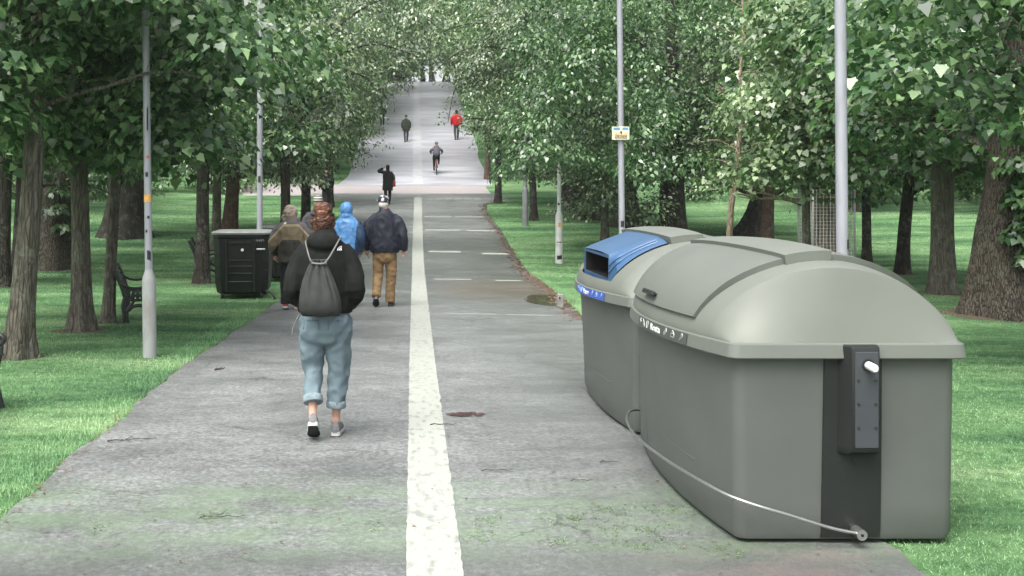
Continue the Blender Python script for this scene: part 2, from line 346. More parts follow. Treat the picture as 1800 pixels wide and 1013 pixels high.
def edge_noise(y, s): return 0.055*mnoise.noise(Vector((s, y*0.9, 0)))+0.035*mnoise.noise(Vector((s, y*3.7, 5)))
def lerp(y, ks): return float(np.interp(y, [k[0] for k in ks], [k[1] for k in ks]))
LEFT = [(-6, -2.2), (5.8, -2.22), (11, -2.36), (16, -2.25), (24, -2.3), (40, -2.42), (45, -2.6), (47, -3.3), (49.3, -5)]
RIGHT = [(-6, 2.35), (10, 2.35), (14.4, 2.35), (15.6, 2.42), (20, 2.55), (26, 2.62), (34, 2.78), (42, 2.8), (45, 3.0), (47.3, 4.0), (49.3, 6)]
def strip(name, ys, lf, rf, m, dz, n=9, kind='structure'):
    v = []; f = []
    for y in ys:
        a, b = lf(y), rf(y)
        for i in range(n): v.append((a+(b-a)*i/(n-1), y, gz(y)+dz))
    for j in range(len(ys)-1):
        for i in range(n-1): f.append((j*n+i, j*n+i+1, (j+1)*n+i+1, (j+1)*n+i))
    me = bpy.data.meshes.new(name); me.from_pydata(v, [], f); me.materials.append(m); me.polygons.foreach_set('use_smooth', [True]*len(f))
    o = bpy.data.objects.new(name, me); C.objects.link(o)
    if kind: o['kind'] = kind
    return o
ysp = [-6, -3, 0, 2, 3] + [3.5+0.125*i for i in range(int(45.5/0.125)+1)]
strip('path', ysp, lambda y: lerp(y, LEFT)+edge_noise(y, 1), lambda y: lerp(y, RIGHT)+edge_noise(y, 9), A['asphalt'], 0.008)
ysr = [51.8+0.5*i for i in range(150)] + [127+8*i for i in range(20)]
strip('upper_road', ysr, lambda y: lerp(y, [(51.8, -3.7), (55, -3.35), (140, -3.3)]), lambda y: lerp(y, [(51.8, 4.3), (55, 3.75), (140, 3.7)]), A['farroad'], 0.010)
strip('upper_line', ysr[1:], lambda y: -0.06, lambda y: 0.42, mat('ghost_line', (0.47, 0.47, 0.49), 0.35, 0.5, col2=(0.38, 0.38, 0.41), vscale=1.5), 0.014, 4)
strip('crossing_path', [48.3+0.5*i for i in range(9)], lambda y: -75, lambda y: 75, A['gravel'], 0.004, 60)
# worn white centre line with ragged edges, its far end at the crossing
ysl = [1.0+0.06*i for i in range(int((47.6-1)/0.06)+1)]
def ln_l(y): return lerp(y, [(1, -0.03), (12, -0.05), (30, -0.05), (47.6, 0.0)])+0.010*mnoise.noise(Vector((0, y*5, 2)))+0.006*mnoise.noise(Vector((0, y*17, 2)))
def ln_r(y): return lerp(y, [(1, 0.23), (12, 0.22), (30, 0.25), (47.6, 0.33)])+0.012*mnoise.noise(Vector((4, y*5, 7)))+0.007*mnoise.noise(Vector((4, y*17, 7)))
strip('centre_line', ysl, ln_l, ln_r, A['paint'], 0.012, 4)
def dash(x0, x1, y0, w, m='thinpaint'):
    n = 14; xs = [x0+(x1-x0)*i/n for i in range(n+1)]; v = []
    for x in xs:
        sk = 0.02*mnoise.noise(Vector((x*6, y0, 0))); yy = y0-0.10*(x-x0)
        v += [(x, yy-w/2+sk, gz(yy-w/2)+0.012), (x, yy+w/2+sk*0.6, gz(yy+w/2)+0.012)]
    me = bpy.data.meshes.new('lane_marking'); me.from_pydata(v, [], [(2*i, 2*i+2, 2*i+3, 2*i+1) for i in range(n)]); me.materials.append(A[m])
    o = bpy.data.objects.new('lane_marking', me); C.objects.link(o); o['kind'] = 'structure'
for a in [(0.40, 1.26, 29.5, 0.40, 'paint'), (1.82, 2.6, 29.0, 0.36, 'paint'), (0.42, 1.2, 22.7, 0.22, 'paint'), (1.68, 2.2, 22.3, 0.2, 'paint'), (0.5, 1.2, 15.95, 0.10), (1.35, 2.05, 15.8, 0.08),
          (0.36, 1.5, 35.2, 0.3), (1.7, 2.6, 35.0, 0.3), (0.38, 1.4, 40, 0.35), (1.5, 2.6, 40, 0.35), (1.66, 1.9, 10.25, 0.06)]: dash(*a)
for i in range(8): dash(0.5+i*0.42, 0.8+i*0.42, 47.0+0.02*i, 0.22, 'paint')

# puddle at the right edge of the path
pv = []; n = 28
for i in range(n):
    a = 2*math.pi*i/n; r = 1+0.22*mnoise.noise(Vector((math.cos(a)*1.5, math.sin(a)*1.5, 1)))
    pv.append((2.28+0.42*r*math.cos(a), 18.1+1.0*r*math.sin(a), 0.0135))
me = bpy.data.meshes.new('puddle'); me.from_pydata(pv, [], [tuple(range(n))]); me.materials.append(A['water'])
o = bpy.data.objects.new('puddle', me); C.objects.link(o); o['kind'] = 'structure'

def poly_cloud(name, V, k, m, kind=None):
    """V: (N,k,3) array of separate k-gons"""
    N = V.shape[0]; me = bpy.data.meshes.new(name)
    me.vertices.add(N*k); me.vertices.foreach_set('co', V.reshape(-1).astype(np.float32))
    me.loops.add(N*k); me.loops.foreach_set('vertex_index', np.arange(N*k, dtype=np.int32))
    me.polygons.add(N); me.polygons.foreach_set('loop_start', np.arange(0, N*k, k, dtype=np.int32))
    me.polygons.foreach_set('loop_total', np.full(N, k, dtype=np.int32))
    me.update(calc_edges=True); me.materials.append(m)
    return me

# grass blades on the lawn nearest the camera
gx, gy, gh = [], [], []
def scatter(n, x0, x1, y0, y1, p=1.6):
    u = rng.random(n); y = (y0**(1-p)+u*(y1**(1-p)-y0**(1-p)))**(1/(1-p)); x = x0+(x1-x0)*rng.random(n); return x, y
for n, a in ((220000, (-9.5, -2.05, 4.6, 24)), (170000, (2.15, 9.0, 4.3, 24)), (16000, (-2.65, -2.1, 5, 24)), (16000, (2.2, 2.75, 12, 24)), (60000, (-16, -2.2, 23, 47)), (60000, (2.5, 22, 23, 47))):
    x, y = scatter(n, *a); 
    lx = np.interp(y, [k[0] for k in LEFT], [k[1] for k in LEFT]); rx = np.interp(y, [k[0] for k in RIGHT], [k[1] for k in RIGHT])
    en = np.array([edge_noise(q, 1) for q in y]) if n < 20000 else 0
    keep = ((x < lx+en-0.01) | (x > rx+en*0+0.03)) & (np.abs(x)*F/y < 1150)
    gx.append(x[keep]); gy.append(y[keep]); gh.append(np.full(int(keep.sum()), 2.2 if n < 20000 else 1.0))
gx = np.concatenate(gx); gy = np.concatenate(gy); gh = np.concatenate(gh); n = len(gx)
gzv = np.array([lawn_z(a, b) for a, b in zip(gx, gy)])
h = gh*rng.uniform(0.004, 0.017, n)*(1+0.035*gy); wd = rng.uniform(0.0012, 0.0026, n)*(1+0.05*gy)*np.where(gy > 23, 2.0, 1.0); an = rng.uniform(0, 2*np.pi, n)
ln = rng.normal(0, 0.012, (n, 2)); V = np.zeros((n, 3, 3))
V[:, 0] = np.stack([gx-wd*np.cos(an), gy-wd*np.sin(an), gzv-0.003], 1); V[:, 1] = np.stack([gx+wd*np.cos(an), gy+wd*np.sin(an), gzv-0.003], 1)
V[:, 2] = np.stack([gx+ln[:, 0], gy+ln[:, 1], gzv+h], 1)
o = bpy.data.objects.new('grass', poly_cloud('grass', V, 3, A['blades'])); C.objects.link(o)
tag(o, 'short green grass blades on the lawns beside the path', 'grass', kind='stuff')
# daisies
x, y = scatter(420, -5.2, -2.5, 8.4, 14, 1.2); x2, y2 = scatter(140, 2.6, 8, 6, 20, 1.2); x = np.r_[x, x2]; y = np.r_[y, y2]
cl = np.array([mnoise.noise(Vector((a*0.9, b*0.9, 4))) for a, b in zip(x, y)]) > 0.02; x = x[cl]; y = y[cl]; n = len(x)
V = np.zeros((n, 6, 3)); zz = np.array([lawn_z(a, b) for a, b in zip(x, y)])+rng.uniform(0.03, 0.06, n)
for i in range(6):
    V[:, i] = np.stack([x+0.012*math.cos(i*math.pi/3), y+0.012*math.sin(i*math.pi/3), zz+0.006*math.sin(i*math.pi/3)*-1], 1)
o = bpy.data.objects.new('daisies', poly_cloud('daisies', V, 6, A['white'])); C.objects.link(o)
tag(o, 'tiny white daisies dotted through the grass', 'flowers', kind='stuff')
# brown leaf litter along the path edges
def litter(n, side):
    y = rng.uniform(15, 46, n) if side > 0 else rng.uniform(5.2, 24, n)
    e = np.interp(y, [k[0] for k in (RIGHT if side > 0 else LEFT)], [k[1] for k in (RIGHT if side > 0 else LEFT)])
    return e-side*np.abs(rng.normal(0, 0.16 if side > 0 else 0.07, n))+0.04*side, y
a = litter(2600, 1); b = litter(900, -1); c = (rng.uniform(-2.1, 2.2, 500), rng.uniform(4.8, 15, 500))
x = np.r_[a[0], b[0], c[0]]; y = np.r_[a[1], b[1], c[1]]; n = len(x); s = np.r_[rng.uniform(0.02, 0.05, len(a[0])), rng.uniform(0.006, 0.017, len(b[0])), rng.uniform(0.006, 0.016, len(c[0]))]
V = np.zeros((n, 4, 3)); zz = np.array([gz(q) for q in y])+0.014; an = rng.uniform(0, 6.28, n)
for i, (u, w) in enumerate(((-1, 0), (0, -0.5), (1, 0), (0, 0.5))):
    V[:, i] = np.stack([x+s*(u*np.cos(an)-w*np.sin(an)), y+s*(u*np.sin(an)+w*np.cos(an)), zz+rng.uniform(0, 0.3, n)*s], 1)
o = bpy.data.objects.new('leaf_litter', poly_cloud('leaf_litter', V, 4, A['litter'])); C.objects.link(o)
tag(o, 'brown fallen leaves and grit along the edges of the path', 'leaf litter', kind='stuff')

# moss and weed sprigs on the path near the bins
ctr = [(1.10, 5.93, 0.30), (1.42, 5.95, 0.16), (0.40, 5.75, 0.10), (0.86, 5.72, 0.25), (0.33, 5.48, 0.12), (0.72, 5.38, 0.12), (1.2, 5.6, 0.3), (1.5, 5.25, 0.12), (-1.1, 5.85, 0.10), (-0.2, 5.66, 0.06), (-1.65, 5.62, 0.08), (1.1, 5.36, 0.3)]
xs_, ys_ = [], []
for (cx, cy, r) in ctr:
    k = int(150*r/0.2); q = rng.random(k)**1.5*(np.where(rng.random(k) < 0.5, 1, -1)); xs_.append(cx+q*r*0.8+rng.normal(0, 0.012, k)); ys_.append(rng.normal(cy, 0.055, k)+0.05*np.sin(q*7+cx*9))
x = np.concatenate(xs_); y = np.concatenate(ys_); n = len(x); s = rng.uniform(0.003, 0.008, n); an = rng.uniform(0, 6.28, n); V = np.zeros((n, 4, 3)); tl = rng.uniform(-0.6, 1.0, n)
for i, (u, w) in enumerate(((-1, 0), (0, -0.6), (1, 0), (0, 0.6))):
    V[:, i] = np.stack([x+s*(u*np.cos(an)-w*np.sin(an)), y+s*(u*np.sin(an)+w*np.cos(an)), 0.012+np.abs(s*u*tl)], 1)
o = bpy.data.objects.new('moss', poly_cloud('moss', V, 4, A['leafl'])); C.objects.link(o)
tag(o, 'bright green moss sprigs growing on the tarmac', 'moss', kind='stuff')

# ------------------------------------------------------------------ the two large containers
XC, HL = 2.14, 1.17
def plan_w(y, wf, bow): return wf+bow*(1-min(1.0, abs(y)/HL)**2.1)
def ring(wf, hl, r, z, bow):
    """plan ring: straight ends of half-width wf, long sides bowed outwards"""
    P = []; ys = [-(hl-r)+2*(hl-r)*k/18 for k in range(19)]
    for k in range(6): a = R(90*k/5); P.append((wf-r+r*math.sin(a), -hl+r-r*math.cos(a)))
    P += [(plan_w(y*HL/hl, wf, bow)-plan_w((hl-r)*HL/hl, wf, bow)*1+wf if abs(y) > 1e9 else wf+bow*(1-(abs(y)/(hl-r))**2.1), y) for y in ys[1:-1]]
    for k in range(6): a = R(90*k/5); P.append((wf-r+r*math.cos(a), hl-r+r*math.sin(a)))
    for k in range(1, 8): P.append((wf-r-2*(wf-r)*k/8, hl))
    Q = [(-x, -y) for x, y in P]
    return [Vector((x, y, z)) for x, y in P+Q]
def lid_w(e):
    y = abs(-HL+e); ee = min(e, 2*HL-e); r = 0.05
    base = 0.572+0.165*(1-(min(y, HL-r)/(HL-r))**2.1)
    return base-(r-math.sqrt(max(0, r*r-(r-ee)**2)) if ee < r else 0)
def arch(u, e, dr=0.0):
    """point of the domed lid: u -1..1 across, e = distance from the near end"""
    ee = min(e, 2*HL-e); ef = 0.055+0.17*max(0.0, -u)**1.5
    if ee < ef: hh = 0.366*(ee/ef)**0.97
    else: hh = 0.366+0.022*(1-math.exp(-(ee-ef)/0.09))
    hh += 0.035*(1-((e-HL)/HL)**2)*min(1, ee/ef)
    w = lid_w(e); q = max(0.0, 1-u*u)**0.64
    return Vector((u*(w-dr*0.6)-0.04*q, -HL+e, 1.0+max(0.0, hh*q-dr*min(1, q*1.6))))
UF, UB1, UB2 = -0.955, -0.30, 0.075
def ecap(u): return 0.25+0.21*abs(u+0.1)**2.2
def face_e(u): return 0.055+0.17*max(0.0, -u)**1.5
def capmap(u, t, ec):
    ef = face_e(u)
    return float(np.interp(t, [0, 0.45, 0.5, 0.55, 1.0], [0, ef-0.005, ef+0.001, ef+0.007, max(ec, ef+0.03)]))
def patch(u0, u1, e0, e1, dr=0.0, nt_=40, ne=16):
    v = []; f = []
    for i in range(nt_+1):
        s0, s1 = math.asin(max(-1, min(1, u0))), math.asin(max(-1, min(1, u1)))
        u = math.sin(s0+(s1-s0)*i/nt_); a = e0(u) if callable(e0) else e0; b = e1(u) if callable(e1) else e1
        for j in range(ne+1):
            t = j/ne; v.append(arch(u, capmap(u, t, b) if a == 0 else (2*HL-capmap(u, 1-t, 2*HL-a) if b >= 2*HL-1e-6 else a+(b-a)*t), dr))
    n = ne+1
    for i in range(nt_):
        for j in range(ne): f.append((i*n+j, i*n+j+1, (i+1)*n+j+1, (i+1)*n+j))
    b = MB(); b.add(v, f); return b
def add_solid(o, th):
    md = o.modifiers.new('s', 'SOLIDIFY'); md.thickness = th; md.offset = -1
    dg = bpy.context.evaluated_depsgraph_get(); me = bpy.data.meshes.new_from_object(o.evaluated_get(dg)); o.modifiers.clear(); o.data = me
    me.polygons.foreach_set('use_smooth', [True]*len(me.polygons)); me.set_sharp_from_angle(angle=R(38)); return o
def text_obj(name, s, size, m, parent, loc, rot, ext=0.001, bold=0.0):
    cu = bpy.data.curves.new(name, 'FONT'); cu.body = s; cu.size = size; cu.extrude = ext; cu.offset = bold; cu.align_x = 'CENTER'; cu.align_y = 'CENTER'
    t = bpy.data.objects.new(name, cu); C.objects.link(t)
    dg = bpy.context.evaluated_depsgraph_get(); me = bpy.data.meshes.new_from_object(t.evaluated_get(dg)); bpy.data.objects.remove(t)
    me.name = name; me.materials.clear(); me.materials.append(m)
    o = bpy.data.objects.new(name, me); C.objects.link(o); o.parent = parent; o.location = loc; o.rotation_euler = rot; return o

LW, LB, LH = 0.592, 0.162, HL+0.035
def lip_x(y): return -(LW+LB*(1-(min(1, abs(y)/(LH-0.06)))**2.1))
def container(loc, label, blue):
    t = thing('waste_container', label, 'waste container', loc, 0, 'large plastic waste containers beside the path')
    rings = [ring(0.50, HL-0.070, 0.05, 0.014, 0.085), ring(0.535, HL-0.038, 0.06, 0.022, 0.085), ring(0.548, HL-0.026, 0.065, 0.055, 0.088)]
    for k in range(1, 7):
        u = k/6; rings.append(ring(0.548+0.008*u, HL-0.026+0.012*u, 0.065, 0.055+0.89*u, 0.088+0.06*u))
    MB().loft(rings).build('body', A['bin'], t, 35)
    lp = [ring(0.54, HL-0.02, 0.05, 0.933, LB-0.01), ring(LW, LH, 0.06, 0.927, LB), ring(LW+0.004, LH+0.003, 0.06, 0.933, LB), ring(LW-0.004, LH-0.006, 0.06, 0.996, LB), ring(LW-0.012, LH-0.014, 0.055, 1.001, LB), ring(0.50, HL-0.06, 0.05, 1.003, LB-0.01)]
    MB().loft(lp).build('lip', A['flap'], t, 30)  # darker grey than the lid puts the upright band's shade into its colour
    E2 = lambda u: 2*HL-ecap(u)
    b = MB()
    for args in ((-1, 1, 0, ecap, 64, 20), (-1, 1, E2, 2*HL, 64, 20), (-1, UF, ecap, E2, 6, 16), (-UF, 1, ecap, E2, 6, 16)):
        q = patch(*args[:4], 0.0, args[4], args[5]); b.add(q.v, q.f)
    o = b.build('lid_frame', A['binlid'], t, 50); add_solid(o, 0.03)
    q = patch(UB1, UB2, lambda u: ecap(u)-0.035, lambda u: 2*HL-ecap(u)+0.035, -0.052, 8, 30); br = q.build('lid_bridge', A['binlid'], t, 50); add_solid(br, 0.06)
    for u0, u1, side in ((UF-0.005, UB1+0.02, 0), (UB2-0.02, -UF+0.005, 1)):
        hop = blue and side == 0
        if hop: hopper(t); continue
        q = patch(u0, u1, lambda u: ecap(u)-0.005, lambda u: 2*HL-ecap(u)+0.005, -0.030, 30, 24)
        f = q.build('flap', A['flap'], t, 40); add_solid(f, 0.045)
        s = -1 if side == 0 else 1
        hb = MB(); p = arch(s*0.925, HL, -0.030); x = abs(p.x)+0.022
        hb.box((s*(x-0.002), -0.02, p.z+0.016), (0.026, 0.27, 0.030), Euler((0, R(-30*s), 0)), 0.007)
        for yy in (-0.11, 0.07): hb.tube([(s*(x-0.05), yy, p.z+0.004), (s*x, yy, p.z+0.012)], 0.010, 8)
        hb.build('handle', A['bindark'], f, 30)
    # information strip on the lip of the path side
    def onlip(y, z, off): 
        u = (z-0.932)/0.064
        return Vector((lip_x(y)-0.004+0.008*u-off, y, z))
    y0, y1 = 0.14, -0.76
    b = MB(); n = 20; v = []; f = []
    for k in range(n+1):
        y = y0+(y1-y0)*k/n; v += [onlip(y, 0.935, 0.004), onlip(y, 0.9945, 0.004)]
    f = [(2*k, 2*k+2, 2*k+3, 2*k+1) for k in range(n)]
    lab = b.add(v, f).build('information_strip', A['lab_blue' if blue else 'lab_dark'], t, 'all'); add_solid(lab, -0.002)
    pm = A['ltblue'] if blue else A['greyprint']
    def glyph(strokes, yc, w, h_, r=0.0026):
        b = MB()
        for st in strokes: b.tube([onlip(yc-(a-0.5)*w, 0.970+(c-0.5)*h_, 0.007) for a, c in st], r, 6)
        b.build('icon', pm, lab, 'all')
    G = {'tap': [[(0.2, 0.9), (0.8, 0.9)], [(0.3, 0.9), (0.35, 0.1)], [(0.3, 0.55), (0.8, 0.5)]], 'pen': [[(0.1, 1), (0.9, 0)]],
         'jar': [[(0.15, 0.95), (0.2, 0), (0.8, 0), (0.85, 0.95), (0.15, 0.95)]], 'tube': [[(0.3, 0), (0.1, 0.4), (0.6, 1), (0.9, 0.7), (0.3, 0)], [(0.4, 0.3), (0.7, 0.7)]],
         'box': [[(0.1, 0.1), (0.1, 0.6), (0.9, 0.6), (0.9, 0.1), (0.1, 0.1)], [(0.1, 0.6), (0.4, 1), (0.9, 0.6)]], 'leafy': [[(0.2, 0), (0.8, 1), (0.95, 0.6), (0.2, 0)]]}
    for g, yc in (('tap', 0.06), ('pen', -0.03), ('jar', -0.115), ('tube', -0.47), ('box', -0.58), ('leafy', -0.69)): glyph(G[g], yc, 0.052, 0.040, 0.003)
    tx = text_obj('lettering', 'Paper' if blue else 'Resta', 0.062, A['white'], lab, onlip(-0.285, 0.966, 0.0075), (R(90), 0, R(-90)+math.atan2(lip_x(-0.38)-lip_x(-0.19), 0.19)), 0.001, 0.0016)
    tx.scale = (1.35, 0.85, 1)
    # raised kick panel low on the path side
    b = MB(); v = []; ny = 18
    def bx(y, z): 
        u = max(0, (z-0.10)/0.85); return -(0.548+0.008*u+(0.088+0.06*u)*(1-(abs(y)/(HL-0.09))**2.1))
    outl = [(0.50, 0.11), (0.50, 0.30)] + [(0.50-1.15*k/10, 0.30) for k in range(1, 11)]
    b.tube([(bx(y, z)+0.002, y, z) for y, z in outl], 0.006, 8); b.build('panel_rib', A['bin'], t, 'all')
    # lift unit on both ends
    for s in (-1, 1):
        lift_unit(t, s)
    # base skids and castor
    for x in (-0.36, 0.36):
        for y in (-0.98, 0.98):
            MB().box((x, y, 0.012), (0.10, 0.14, 0.035), None, 0.008).build('foot', A['bindark'], t, 30)
    # foot rail
    ye = -HL-0.008
    half = [(0.045, -HL-0.055, 0.075), (-0.10, -HL-0.062, 0.105), (-0.32, -HL-0.075, 0.175), (-0.46, -HL-0.07, 0.215), (-0.575, -HL-0.01, 0.245), (-0.655, -HL+0.18, 0.262), (-0.745, -0.55, 0.27)]
    pts = half+[(-0.79, 0, 0.27)]+[(x, -y, 0.6*z+0.06 if x > -0.7 else z-0.02) for x, y, z in reversed(half)]
    if blue: return t
    sm = catmull(pts, 6); b = MB(); b.tube(sm, 0.0082, 10)
    for s in (-1, 1):
        b.tube([(0.045, s*(HL-0.03), 0.073), (0.045, s*(HL+0.075), 0.073)], 0.026, 14)
    rail = b.build('foot_rail', A['steel'], t, 40)
    for s in (-1, 1): MB().tube([(0.045, s*(HL+0.072), 0.073), (0.045, s*(HL+0.079), 0.073)], 0.008, 8).build('bolt', A['bindark'], rail, 40)
    return t
def catmull(P, k):
    P = [Vector(p) for p in P]; out = []
    for i in range(len(P)-1):
        a, b, c, d = P[max(0, i-1)], P[i], P[i+1], P[min(len(P)-1, i+2)]
        for j in range(k):
            s = j/k; out.append(0.5*((2*b)+(c-a)*s+(2*a-5*b+4*c-d)*s*s+(3*b-a-3*c+d)*s**3))
    return out+[P[-1]]
def lift_unit(t, s):
    # dark channel in the end wall, then the bracket box with its spigot
    X0, X1 = -0.12, 0.172; cx = (X0+X1)/2
    b = MB(); rings = []
    for z, dx, y in ((0.020, 0.0, HL-0.066), (0.034, 0.0, HL-0.030), (0.08, 0.0, HL-0.020), (0.40, -0.006, HL-0.010), (0.62, -0.012, HL-0.006), (0.94, -0.02, HL-0.003)):
        yy = s*(y+0.006); k = s*0.05
        rings.append([Vector((X0-dx*0.5+0.0, yy, z)), Vector((cx, yy+s*0.004, z)), Vector((X1, yy, z)), Vector((X1, yy-k, z)), Vector((X0-dx*0.5, yy-k, z))])
    p = b.loft(rings).build('end_panel', A['bindark'], t, 30)
    # bracket: bevelled box with a rounded chin
    b = MB(); prof = [(0.475, 0.02), (0.455, 0.05)]
    rings = []
    for z, d in ((0.478, 0.012), (0.462, 0.05), (0.478, 0.085), (0.50, 0.092)): pass
    xl, xr = -0.008, 0.128; y0 = HL-0.01; y1 = HL+0.085
    outer = [(xl-0.045, y0), (xl, y1-0.002), (xl+0.012, y1), (xr-0.006, y1), (xr, y1-0.006), (xr+0.004, y0)]
    for z, k in ((0.455, 0.30), (0.462, 0.62), (0.478, 0.90), (0.50, 1.0), (0.97, 1.0), (0.99, 0.93), (0.998, 0.72)):
        ring = [Vector((x, s*(y0+(y-y0)*k), z)) for x, y in outer]; rings.append(ring)
    br = b.loft(rings).build('lift_bracket', A['bindark'], t, 25)
    zf = y1+0.003
    MB().box(((xl+xr)/2+0.004, s*(zf-0.004), 0.735), (xr-xl-0.022, 0.008, 0.47), None, 0.003).build('face_plate', A['bindark2'], br, 30)
    for x in (xl+0.03, xr-0.022):
        for z in (0.83, 0.715, 0.60):
            MB().tube([(x, s*(zf-0.004), z), (x, s*(zf+0.004), z)], 0.007, 8).build('bolt', A['iron'], br, 30)
    for x in (-0.045, 0.04):
        MB().tube([(x, s*(HL-0.01), 0.42), (x, s*(HL+0.004), 0.42)], 0.006, 8).build('bolt', A['iron'], p, 30)
    MB().tube([(0.068, s*(zf-0.003), 0.905), (0.068, s*(zf+0.006), 0.905)], 0.030, 16).build('collar', A['bindark'], br, 30)
    MB().tube([(0.068, s*zf, 0.905), (0.068, s*(zf+0.075), 0.900), (0.068, s*(zf+0.084), 0.900)], [0.020, 0.020, 0.014], 16).build('spigot', A['knob'], br, 40)

def hopper(t):
    """blue paper chute: raised box with a mouth to the path, its cheeks sweeping down to the frame"""
    b = MB(); ya, yb = -0.60, 0.60
    def srf(u, yy): return arch(UF+(UB1-UF)*u, yy+HL, -0.030)
    n = 14; xm = -0.625; zb, zt = 1.055, 1.275
    mo, mi = [(yb, zb), (yb, zt), (ya, zt), (ya, zb)], [(yb-0.05, zb+0.035), (yb-0.05, zt-0.025), (ya+0.05, zt-0.025), (ya+0.05, zb+0.035)]
    tp = [srf(1.04, yb-(yb-ya)*k/n) for k in range(n+1)]
    # roof from the mouth's top edge back to the bridge
    v = []; f = []; ns = 8
    for k in range(n+1):
        y = yb-(yb-ya)*k/n; q = tp[k]
        for j in range(ns+1):
            s = j/ns; crown = 0.012*(1-(2*k/n-1)**2)
            v.append(Vector((xm+(q.x-xm)*s, y, zt+crown+(q.z+0.004-zt-crown)*s**0.9)))
    for k in range(n):
        for j in range(ns): f.append((k*(ns+1)+j, (k+1)*(ns+1)+j, (k+1)*(ns+1)+j+1, k*(ns+1)+j+1))
    b.add(v, f)
    # cheeks, flaring to the flap edge
    for yy, sg in ((ya, -1), (yb, 1)):
        v = []; f = []; m_ = 8
        row = 0 if sg > 0 else n
        for j in range(ns+1):
            s = j/ns; q = tp[row]; top = Vector((xm+(q.x-xm)*s, yy, zt+(q.z+0.004-zt)*s**0.9))
            u = 0.02+0.93*s**1.15; uu = UF+(UB1-UF)*u; e_y = sg*(HL-ecap(uu)+0.01)
            bot = arch(uu, HL+e_y, -0.012)
            if j == 0: bot = Vector((xm, yy+sg*0.005, zb))
            for i in range(m_+1):
                w = i/m_; p = top.lerp(bot, w); v.append(p)
        for j in range(ns):
            for i in range(m_): f.append((j*(m_+1)+i, (j+1)*(m_+1)+i, (j+1)*(m_+1)+i+1, j*(m_+1)+i+1))
        b.add(v, f)
        if sg < 0:
            rib = []
            for rr in (0.42, 0.72):
                rib = [v[j*(m_+1)+int(m_*rr)]+Vector((0, sg*0.004, 0.002)) for j in range(0, ns)]; b.tube(catmull(rib, 3), 0.008, 8)
    # mouth frame
    vo = [Vector((xm, y, z)) for y, z in mo]; vi = [Vector((xm+0.004, y, z)) for y, z in mi]; vd = [Vector((xm+0.30, y*0.9, z-0.01)) for y, z in mi]
    b.add(vo+vi+vd, [(i, (i+1) % 4, 4+(i+1) % 4, 4+i) for i in range(4)])
    # sill under the mouth
    b.box((xm+0.03, 0, zb-0.012), (0.09, yb-ya-0.01, 0.024), None, 0.004)
    h_ = b.build('hopper', A['binblue'], t, 32)
    MB().add(vi+vd, [(4, 5, 6, 7)]+[(i, (i+1) % 4, 4+(i+1) % 4, 4+i) for i in range(4)]).build('mouth_shade', A['black'], h_)  # black faces paint the shade inside the blue chute's opening
    return h_

container((XC, 5.345+HL, 0.008), 'grey waste container with pale domed lid and dark Resta strip nearest the camera', False)
container((XC-0.01, 7.78+HL, 0.008), 'grey paper container with a blue hopper mouth behind the all-grey container', True)
# bare trodden earth round the near trunks
def earth(x, y, r):
    n = 26; v = [(x, y, lawn_z(x, y)+0.012)]; f = []
    for k, q in enumerate((0.6, 1.0)):
        for i in range(n):
            an = 2*math.pi*i/n; rr = r*q*(1+0.35*mnoise.noise(Vector((math.cos(an)*2+x, math.sin(an)*2+y, 0)))); xx, yy = x+rr*math.cos(an), y+rr*0.8*math.sin(an); v.append((xx, yy, lawn_z(xx, yy)+(0.010 if k == 0 else 0.002)))
    for i in range(n): f += [(0, 1+i, 1+(i+1) % n), (1+i, 1+n+i, 1+n+(i+1) % n, 1+(i+1) % n)]
    me = bpy.data.meshes.new('bare_earth'); me.from_pydata(v, [], f); me.materials.append(A['earth']); o = bpy.data.objects.new('bare_earth', me); C.objects.link(o); o['kind'] = 'structure'
for xp, D, r in ((30, 11.7, 0.24), (143, 14, 0.36), (190, 14.9, 0.2), (1658, 18.6, 0.42), (1768, 15.9, 0.95), (1586, 22.3, 0.3), (88, 25.5, 0.9), (355, 21.6, 0.35)): earth((xp-VX)*D/F, D, r)
